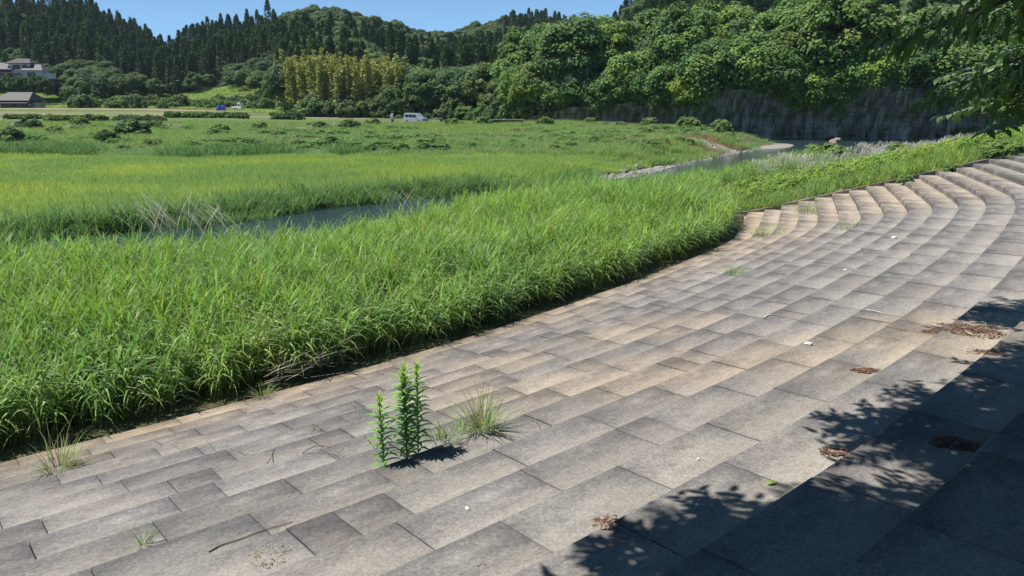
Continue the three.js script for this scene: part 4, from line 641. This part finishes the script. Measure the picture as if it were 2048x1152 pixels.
{
  const a = slopeX(136), Z = 224, t = thing('carport', 'small white roofed carport on thin posts by the field road', 'carport', V(a * Z, groundY(a * Z, Z), Z), 0.2);
  part(t, 'roof', box(2.8, 0.14, 2.2, 0, 1.6, 0), plaster); for (const [x, z] of [[-1.25, 0.9], [1.25, 0.9], [-1.25, -0.9], [1.25, -0.9]]) part(t, 'post', box(0.09, 1.6, 0.09, x, 0, z), stoneM);
}
for (const [px, Z, h, label] of [[161, 226, 5.2, 'thin grey utility pole among the trees near the lower house'], [1010 - 760, 236, 4.5, 'short grey pole on the terrace path']].slice(0, 1)) { const a = slopeX(px), t = thing('utility_pole', label, 'pole', V(a * Z, groundY(a * Z, Z), Z)); part(t, 'shaft', new THREE.CylinderGeometry(0.09, 0.14, h, 10).translate(0, h / 2, 0), std(rgb(0.45, 0.44, 0.42), 0.9)); part(t, 'crossarm', box(1.0, 0.1, 0.1, 0, h - 0.5, 0), stoneM); }
// field walls of piled stone
for (const [px0, px1, py, label] of [[20, 85, 258, 'crumbling stone field wall at the far left of the rough grass'], [128, 168, 262, 'short stone wall end with brown soil left of the bushes'], [320, 372, 258, 'short grey stone wall behind the rough grass'], [600, 632, 262, 'broken stone wall stub left of the bright person'], [672, 706, 256, 'low grey stone wall near the person in white']]) {
  const R = rng(px0), p0 = onLevel(px0, py, CAM_H - 0.8), p1 = onLevel(px1, py, CAM_H - 0.8), t = thing('stone_wall', label, 'wall', V(p0.X, groundY(p0.X, p0.Z), p0.Z)), L = Math.hypot(p1.X - p0.X, p1.Z - p0.Z), g = [1, 2, 3].map(i => rockGeo(20 + i, 0.6)), ms = [[0.30, 0.27, 0.24], [0.38, 0.34, 0.30], [0.22, 0.19, 0.17]].map(c => std(rgb(...c), 0.95)); let n = 0;
  for (let u = 0; u < L; u += 0.75) for (let j = 0; j < 2; j++) { const m = part(t, n ? `stone_${String(n).padStart(3, '0')}` : 'stone', g[n % 3], ms[R() * 3 | 0]); n++; const f = u / L; m.position.set((p1.X - p0.X) * f + (R() - 0.5) * 0.3, 0.2 + j * 0.42 * R(), -(p1.Z - p0.Z) * f + (R() - 0.5) * 0.4); m.scale.set(0.42 + 0.2 * R(), 0.28 + 0.12 * R(), 0.4); m.rotation.y = R() * 6.28; }
}
// profile extruded to a body with rounded edges
function bodyGeo(profile, width, bevel = 0.06) { const s = new THREE.Shape(profile.map(([x, y]) => new THREE.Vector2(x, y))); return new THREE.ExtrudeGeometry(s, { depth: width - 2 * bevel, bevelEnabled: true, bevelSize: bevel, bevelThickness: bevel, bevelSegments: 2, curveSegments: 4 }).translate(0, 0, -(width - 2 * bevel) / 2); }
function wheel(parent, x, z, r) { const w = part(parent, 'wheel', new THREE.CylinderGeometry(r, r, 0.2, 20).rotateX(Math.PI / 2), std(rgb(0.02, 0.02, 0.02), 0.9)); w.position.set(x, r, z); const m = part(w, 'rim', new THREE.CylinderGeometry(r * 0.6, r * 0.6, 0.21, 16).rotateX(Math.PI / 2), std(rgb(0.5, 0.5, 0.5), 0.35, { metalness: 0.8 })); m.name = 'rim'; }
{ // silver minivan, tail to the left
  const p = onLevel(832, 249, CAM_H - 0.85), t = thing('parked_van', 'silver minivan parked at the edge of the rough grass', 'van', V(p.X, groundY(p.X, p.Z), p.Z), -0.62), paint = new THREE.MeshPhysicalMaterial({ color: rgb(0.52, 0.54, 0.56), roughness: 0.35, metalness: 0.5, clearcoat: 1, clearcoatRoughness: 0.1 });
  part(t, 'body', bodyGeo([[-2.15, 0.3], [2.1, 0.3], [2.2, 0.55], [2.12, 0.86], [1.25, 1.0], [-2.16, 1.02], [-2.22, 0.6]], 1.66), paint);
  part(t, 'cabin', bodyGeo([[-2.14, 1.0], [1.3, 0.98], [0.55, 1.62], [0.2, 1.72], [-1.75, 1.74], [-2.0, 1.66]], 1.5, 0.1), paint);
  for (const s of [-1, 1]) { for (const [x0, x1, w1] of [[-1.85, -0.95, 0], [-0.85, -0.05, 0], [0.03, 1.0, 0.45]]) part(t, 'side_window', bodyGeo([[x0, 1.06], [x1, 1.06], [x1 - w1, 1.55], [x0 + 0.06, 1.58]], 0.03, 0.005).translate(0, 0, s * 0.765), glassDark); part(t, 'mirror', box(0.12, 0.16, 0.2, 0.95, 1.02, s * 0.9), paint); }
  part(t, 'rear_window', box(0.03, 0.5, 1.22, -2.17, 1.1, 0).rotateZ(0.0), glassDark); part(t, 'windscreen', box(0.03, 0.78, 1.3).rotateZ(0.86).translate(1.18, 1.06, 0), glassDark);
  for (const s of [-1, 1]) { part(t, 'tail_lamp', box(0.06, 0.5, 0.13, -2.24, 0.72, s * 0.7), std(rgb(0.35, 0.02, 0.02), 0.2)); part(t, 'headlamp', box(0.1, 0.16, 0.3, 2.14, 0.66, s * 0.6), std(rgb(0.7, 0.7, 0.7), 0.1)); for (const x of [-1.35, 1.4]) wheel(t, x, s * 0.74, 0.32); }
  part(t, 'bumper', box(0.14, 0.24, 1.66, -2.25, 0.34, 0), paint);
}
{ // small white farm truck
  const a = slopeX(476), Z = 212, x = a * Z, t = thing('farm_truck', 'small white flatbed farm truck parked below the terraces', 'truck', V(x, groundY(x, Z) + 0.15, Z), -0.5), white = std(rgb(0.8, 0.8, 0.79), 0.4);
  part(t, 'cab', bodyGeo([[0.45, 0.45], [1.7, 0.45], [1.68, 1.0], [1.35, 1.85], [0.5, 1.88], [0.42, 1.0]], 1.45), white); part(t, 'bed', box(2.0, 0.12, 1.5, -0.7, 0.62, 0), white);
  for (const s of [-1, 1]) { part(t, 'side_board', box(2.0, 0.32, 0.05, -0.7, 0.74, s * 0.73), white); part(t, 'side_window', bodyGeo([[0.6, 1.12], [1.45, 1.12], [1.26, 1.7], [0.62, 1.72]], 0.03, 0.005).translate(0, 0, s * 0.725), glassDark); for (const w of [-1.1, 1.15]) wheel(t, w, s * 0.62, 0.27); }
  part(t, 'tail_board', box(0.05, 0.32, 1.5, -1.7, 0.74, 0), white); part(t, 'rear_window', box(0.03, 0.5, 1.1, 0.4, 1.2, 0), glassDark); part(t, 'windscreen', box(0.03, 0.8, 1.25).rotateZ(0.36).translate(1.6, 1.05, 0), glassDark); part(t, 'chassis', box(3.0, 0.2, 0.9, -0.1, 0.36, 0), timber);
}
{ // blue sheet tied over a stack
  const R = rng(5), g = new THREE.BoxGeometry(2.3, 1.3, 1.5, 12, 8, 8).translate(0, 0.65, 0), p = g.attributes.position; for (let i = 0; i < p.count; i++) { const x = p.getX(i), y = p.getY(i), z = p.getZ(i), k = 1 - 0.22 * Math.pow(y / 1.3, 2), n = (vnoise(x * 3 + 5, y * 3 + z * 2.3) - 0.5) * 0.22; p.setXYZ(i, x * k + n, y + n * 0.8 - 0.25 * Math.pow(x / 1.2, 2) * (y / 1.3), z * k + n); } g.computeVertexNormals();
  const a = slopeX(441), Z = 212, x = a * Z, m = solo('covered_stack', g, std(rgb(0.02, 0.12, 0.55), 0.45), 'field stack covered with a bright blue plastic sheet', 'tarpaulin'); m.position.copy(V(x, groundY(x, Z) + 0.1, Z)); m.rotation.y = 0.2;
}
{ // low white topped table and a dark slab bridge over a ditch
  const p = onLevel(868, 247, CAM_H - 0.85), t = thing('white_table', 'low white topped table with dark end frame right of the van', 'table', V(p.X + 0.5, groundY(p.X, p.Z) + 0.2, p.Z), -0.1); part(t, 'top', box(2.1, 0.08, 0.8, 0, 0.62, 0), plaster); part(t, 'frame', box(0.08, 0.62, 0.7, 0.95, 0, 0), tileDark); part(t, 'frame', box(0.3, 0.5, 0.06, 0.8, 0.1, 0.3), tileDark); part(t, 'leg', box(0.07, 0.62, 0.07, -0.95, 0, 0.3), stoneM);
  const a = slopeX(1001), Z = 128, y = groundY(a * Z, Z), b = thing('slab_bridge', 'long low dark slab bridge in the field right of the van', 'bridge', V(a * Z, y + 0.25, Z), -0.03); part(b, 'deck', box(7.6, 0.14, 1.4, 0, 0.62, 0), std(rgb(0.4, 0.37, 0.33), 0.95)); part(b, 'beam', box(7.3, 0.34, 0.2, 0, 0.27, 0.5), std(rgb(0.015, 0.015, 0.016), 0.8)); for (let i = 0; i < 4; i++) part(b, 'pier', box(0.2, 0.5, 1.2, -3.4 + i * 2.27, -0.2, 0), tileDark);
}
{ // person in a white long sleeved top, dark trousers and a pale hat, standing in the field
  const p = onLevel(785, 250, CAM_H - 0.85), y = groundY(p.X, p.Z) - 0.02;
  const J = { hip: [0, 0.92, 0], chest: [0, 1.30, 0.01], neck: [0, 1.47, 0.0], head: [0, 1.60, 0.03], crown: [0, 1.66, 0.02], sl: [-0.18, 1.40, 0], el: [-0.25, 1.13, 0.0], wl: [-0.22, 0.90, 0.08], hl: [-0.215, 0.80, 0.11], sr: [0.18, 1.40, 0], er: [0.26, 1.14, 0.0], wr: [0.24, 0.92, 0.1], hr: [0.235, 0.82, 0.13], pl: [-0.09, 0.90, 0], kl: [-0.11, 0.49, 0.03], al: [-0.12, 0.09, -0.02], tl: [-0.14, 0.04, 0.13], pr: [0.09, 0.90, 0], kr: [0.10, 0.49, 0.04], ar: [0.11, 0.09, 0.0], tr: [0.14, 0.04, 0.15] };
  const fingers = []; for (const s of ['l', 'r']) { const h = J['h' + s], sg = s === 'l' ? -1 : 1; for (let f = 0; f < 4; f++) fingers.push([[h[0] + (f - 1.5) * 0.018, h[1], h[2]], [h[0] + (f - 1.5) * 0.02, h[1] - 0.075 + Math.abs(f - 1.4) * 0.008, h[2] + 0.025], 0.009, 0.008]); fingers.push([[h[0] - sg * 0.02, h[1] + 0.05, h[2]], [h[0] - sg * 0.05, h[1] - 0.02, h[2] + 0.03], 0.010, 0.008]); }
  const limb = (a, b, ra, rb) => [J[a], J[b], ra, rb];
  const skin = [limb('hip', 'chest', 0.135, 0.14), limb('chest', 'neck', 0.12, 0.055), limb('neck', 'head', 0.052, 0.085), limb('head', 'crown', 0.088, 0.095), limb('sl', 'el', 0.052, 0.042), limb('el', 'wl', 0.042, 0.03), limb('wl', 'hl', 0.03, 0.034), limb('sr', 'er', 0.052, 0.042), limb('er', 'wr', 0.042, 0.03), limb('wr', 'hr', 0.03, 0.034), limb('pl', 'kl', 0.085, 0.06), limb('kl', 'al', 0.055, 0.042), limb('al', 'tl', 0.045, 0.038), limb('pr', 'kr', 0.085, 0.06), limb('kr', 'ar', 0.055, 0.042), limb('ar', 'tr', 0.045, 0.038), [[0, 1.60, 0.10], [0, 1.575, 0.125], 0.014, 0.018], ...fingers];
  const shirt = [limb('hip', 'chest', 0.165, 0.17), [[-0.15, 1.38, 0], [0.15, 1.38, 0], 0.10, 0.10], limb('chest', 'neck', 0.14, 0.07), limb('sl', 'el', 0.072, 0.062), limb('el', 'wl', 0.062, 0.048), limb('sr', 'er', 0.072, 0.062), limb('er', 'wr', 0.062, 0.048)], trousers = [[[-0.06, 0.93, 0], [0.06, 0.93, 0], 0.14, 0.14], limb('pl', 'kl', 0.105, 0.082), limb('kl', 'al', 0.08, 0.066), limb('pr', 'kr', 0.105, 0.082), limb('kr', 'ar', 0.08, 0.066)];
  const dist = (P, [a, b, ra, rb]) => { const d = [b[0] - a[0], b[1] - a[1], b[2] - a[2]], q = [P[0] - a[0], P[1] - a[1], P[2] - a[2]], t = clamp((q[0] * d[0] + q[1] * d[1] + q[2] * d[2]) / (d[0] ** 2 + d[1] ** 2 + d[2] ** 2)); return Math.hypot(q[0] - d[0] * t, q[1] - d[1] * t, q[2] - d[2] * t) - lerp(ra, rb, t); };
  function skinned(bones, n, k, c, half) { const mc = new MarchingCubes(n, new THREE.MeshBasicMaterial(), false, false, 90000); mc.isolation = 0; for (let z = 0; z < n; z++) for (let yy = 0; yy < n; yy++) for (let x = 0; x < n; x++) { const P = [(x / (n / 2) - 1) * half + c[0], (yy / (n / 2) - 1) * half + c[1], (z / (n / 2) - 1) * half + c[2]]; let s = 0; for (const b of bones) s += Math.exp(-dist(P, b) / k); mc.field[x + yy * n + z * n * n] = k * Math.log(s + 1e-30); } mc.update(); const cnt = mc.count, g = new THREE.BufferGeometry(); g.setAttribute('position', new THREE.BufferAttribute(mc.positionArray.slice(0, cnt * 3), 3)); g.setAttribute('normal', new THREE.BufferAttribute(mc.normalArray.slice(0, cnt * 3), 3)); g.scale(half, half, half).translate(...c); return g; }
  const t = thing('person', 'person in white top, dark trousers and pale hat standing in the field', 'person', V(p.X, y, p.Z), 0.5);
  part(t, 'body', skinned(skin, 110, 0.012, [0, 0.86, 0], 0.92), std(rgb(0.5, 0.33, 0.24), 0.7)); part(t, 'shirt', skinned(shirt, 56, 0.02, [0, 1.15, 0.03], 0.5), std(rgb(0.8, 0.8, 0.8), 0.9)); part(t, 'trousers', skinned(trousers, 56, 0.02, [0, 0.55, 0.03], 0.55), std(rgb(0.04, 0.045, 0.06), 0.9));
  part(t, 'hat', new THREE.LatheGeometry([[0, 1.79], [0.07, 1.785], [0.105, 1.74], [0.112, 1.68], [0.19, 1.655], [0.20, 1.65], [0.11, 1.665], [0.1, 1.69]].map(q => new THREE.Vector2(...q)), 20).translate(0, 0, 0.025), std(rgb(0.75, 0.73, 0.68), 0.9, { side: THREE.DoubleSide })); part(t, 'hair', new THREE.SphereGeometry(0.1, 16, 10, 0, 6.28, 0, 1.9).translate(0, 1.635, 0.0), std(rgb(0.02, 0.018, 0.016), 0.7));
  part(t, 'shoes', mergeGeometries([new THREE.CapsuleGeometry(0.055, 0.16, 4, 8).rotateX(Math.PI / 2).scale(1, 0.8, 1).translate(-0.13, 0.045, 0.05), new THREE.CapsuleGeometry(0.055, 0.16, 4, 8).rotateX(Math.PI / 2).scale(1, 0.8, 1).translate(0.125, 0.045, 0.07)]), std(rgb(0.05, 0.05, 0.05), 0.8));
}

// ---------------------------------------------------------------- tree over the photographer's right shoulder
{
  const R = rng(131), base = levee(4.0, 15.6), t = thing('shade_tree', 'overhanging broadleaf tree whose boughs enter at the upper right and shade the steps', 'tree', V(base[0] + 1.5, stepTop(-3), base[1]), 0), O = t.position;
  const local = v => v.clone().sub(O);
  const leafB = (() => { const b = new Build(); b.col = [1, 1, 1]; b.blade(0, 0, 0, 0, -0.15, 0.088, 0.034, 0.5, 5, 0.35); return b.geo(); })();
  const tw = [1, 2, 3].map(s => { const r = rng(140 + s), b = new Build(); for (let i = 0; i < 15; i++) { const u = i / 14, w = 0.75 + 0.5 * r(), yl = r(); b.col = [lerp(0.07, 0.13, yl) * w, lerp(0.16, 0.22, yl) * w, 0.03 * w]; b.blade(u * 0.42, -0.03 * u * u + (r() - 0.5) * 0.03, 0, (i % 2 ? 1 : -1) * (0.7 + r() * 0.6), 0.1 - r() * 0.6, 0.075 + r() * 0.035, 0.036 + r() * 0.014, 0.5, 3, 0.3, (r() - 0.5)); } b.col = [0.08, 0.06, 0.04]; b.tube([new THREE.Vector3(0, 0, 0), new THREE.Vector3(0.42, -0.03, 0)], [0.004, 0.002], 3); return b.geo(); });
  // the crown's reach, given by the ground it shades: outline on the steps, then lifted towards the sun
  const H = 1.95, outline = [[1180, 1100], [1270, 1045], [1330, 1075], [1400, 1000], [1470, 975], [1560, 935], [1640, 940], [1720, 955], [1790, 940], [1850, 920], [1760, 880], [1700, 850], [1670, 815], [1740, 800], [1800, 765], [1880, 705], [1950, 712], [2060, 700], [2300, 700], [2800, 760], [3600, 1200], [2600, 2600], [1500, 2600], [1360, 1500], [1310, 1190]].map(([x, y]) => { const q = onLevel(x, y, H); return [q.X, q.Z]; });
  const second = [[1935, 598], [1990, 582], [2070, 570], [2120, 600], [2050, 612], [1990, 604]].map(([x, y]) => { const q = onLevel(x, y, H); return [q.X, q.Z]; });
  const inside = (poly, X, Z) => { let c = false; for (let i = 0, j = poly.length - 1; i < poly.length; j = i++) { const [xi, zi] = poly[i], [xj, zj] = poly[j]; if ((zi > Z) !== (zj > Z) && X < (xj - xi) * (Z - zi) / (zj - zi) + xi) c = !c; } return c; };
  const inView = v => { const z = -v.z; if (z < 0.3) return false; const c = Math.cos(PITCH), s = Math.sin(PITCH), hh = CAM_H - v.y, zc = z * c + hh * s, yd = hh * c - z * s; const px = 1024 + FOCAL * v.x / zc, py = 576 + FOCAL * yd / zc; return zc > 0 && px > -250 && px < 2300 && py > -210 && py < 1200; };
  const lists = [[], [], []], tips = [];
  for (let i = 0; i < 120000 && lists[0].length + lists[1].length + lists[2].length < 9000; i++) {
    const X = -2 + R() * 17, Z = -2 + R() * 15, e = R(), f = R(); const hole = fbm(X * 2.1, Z * 2.1 + 3, 3); if (!(inside(outline, X, Z) ? hole > 0.485 - 0.08 * e : inside(second, X, Z))) continue;
    const y0 = CAM_H - H, h = 2.6 + 3.2 * f * f + 0.5 * fbm(X, Z, 2), L = h / sunDir.y, v = new THREE.Vector3(X + sunDir.x * L, y0 + h, -Z + sunDir.z * L); if (inView(v)) continue;
    lists[i % 3].push([place(v.x - O.x, v.y - O.y, -(v.z - O.z), R() * 6.28, 0.85 + 0.5 * R(), (R() - 0.5) * 0.5, (R() - 0.5) * 0.6 - 0.2), rgb(0.8 + 0.4 * R(), 0.85 + 0.3 * R(), 0.9)]); if (i % 40 === 0) tips.push(v);
  }
  lists.forEach((l, i) => stuff('foliage', tw[i], M.cherry, l, '', '', t));
  const b = new Build(), top = local(new THREE.Vector3(O.x - 0.3, stepTop(-3) + 2.6, O.z + 0.2)); b.tube([new THREE.Vector3(0, -0.3, 0), new THREE.Vector3(-0.05, 1.2, 0.05), top], [0.24, 0.2, 0.16], 9); part(t, 'trunk', b.geo(), M.bark);
  const bb = new Build(); tips.forEach(v => { const e = local(v), m = top.clone().lerp(e, 0.5); m.y += 0.35; bb.tube([top, m, e], [0.06, 0.03, 0.006], 5); }); part(t, 'branches', bb.geo(), M.bark);
  // boughs that hang into the view: every leaf a part of its own
  const tints = [[0.07, 0.16, 0.03], [0.10, 0.21, 0.035], [0.05, 0.12, 0.028], [0.16, 0.27, 0.05]].map(c => { const m = M.cherry.clone(); m.vertexColors = false; m.color.setRGB(...c); return m; });
  const eye = (px, py, r) => { const [x, y, z] = sight(px, py); return V(x * r, CAM_H + y * r, z * r); }; let n = 0; const br = new Build();
  for (const [pts, count] of [[[[2160, -60, 5.2], [2010, 0, 5.0], [1900, 40, 4.9], [1830, 75, 4.8], [1775, 92, 4.8]], 120], [[[2160, -80, 4.6], [2040, -10, 4.4], [1960, 30, 4.3], [1935, 62, 4.3]], 60], [[[2200, 20, 5.6], [2080, 95, 5.5], [1990, 140, 5.4], [1900, 180, 5.3], [1865, 200, 5.3]], 95], [[[2180, 60, 6.0], [2090, 130, 6.0], [2020, 170, 6.0]], 25]]) {
    const c = new THREE.CatmullRomCurve3(pts.map(q => eye(...q))); const P = c.getPoints(16); br.tube(P.map(local), P.map((_, i) => 0.012 * (1 - i / 18)), 5);
    for (let i = 0; i < count && n < 300; i++) { const u = 0.25 + 0.75 * (i + R()) / count, p = c.getPoint(Math.min(1, u)); p.add(new THREE.Vector3((R() - 0.5) * 0.24, (R() - 0.6) * 0.24 * (1.3 - u), (R() - 0.5) * 0.5)); const m = part(t, n ? `leaf_${String(n).padStart(3, '0')}` : 'leaf', leafB, tints[R() < 0.12 ? 3 : R() * 3 | 0]); n++; m.position.copy(local(p)); m.rotation.set((R() - 0.5) * 0.8, 2.6 + (R() - 0.5) * 2.6, -0.5 - R() * 0.7, 'YXZ'); m.scale.setScalar(0.8 + 0.45 * R()); }
  }
  part(t, 'bough', br.geo(), M.bark);
  // shaded inner foliage behind the hanging boughs
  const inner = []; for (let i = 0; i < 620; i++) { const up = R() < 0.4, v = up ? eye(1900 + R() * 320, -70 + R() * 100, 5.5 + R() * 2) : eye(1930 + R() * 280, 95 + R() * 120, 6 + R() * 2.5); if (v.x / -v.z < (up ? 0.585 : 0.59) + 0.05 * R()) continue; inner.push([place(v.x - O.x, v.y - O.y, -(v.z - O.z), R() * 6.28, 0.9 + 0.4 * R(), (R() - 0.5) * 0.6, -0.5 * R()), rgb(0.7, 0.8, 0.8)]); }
  stuff('inner_foliage', tw[0], M.cherry, inner, '', '', t);
}
renderer.render(scene, camera);
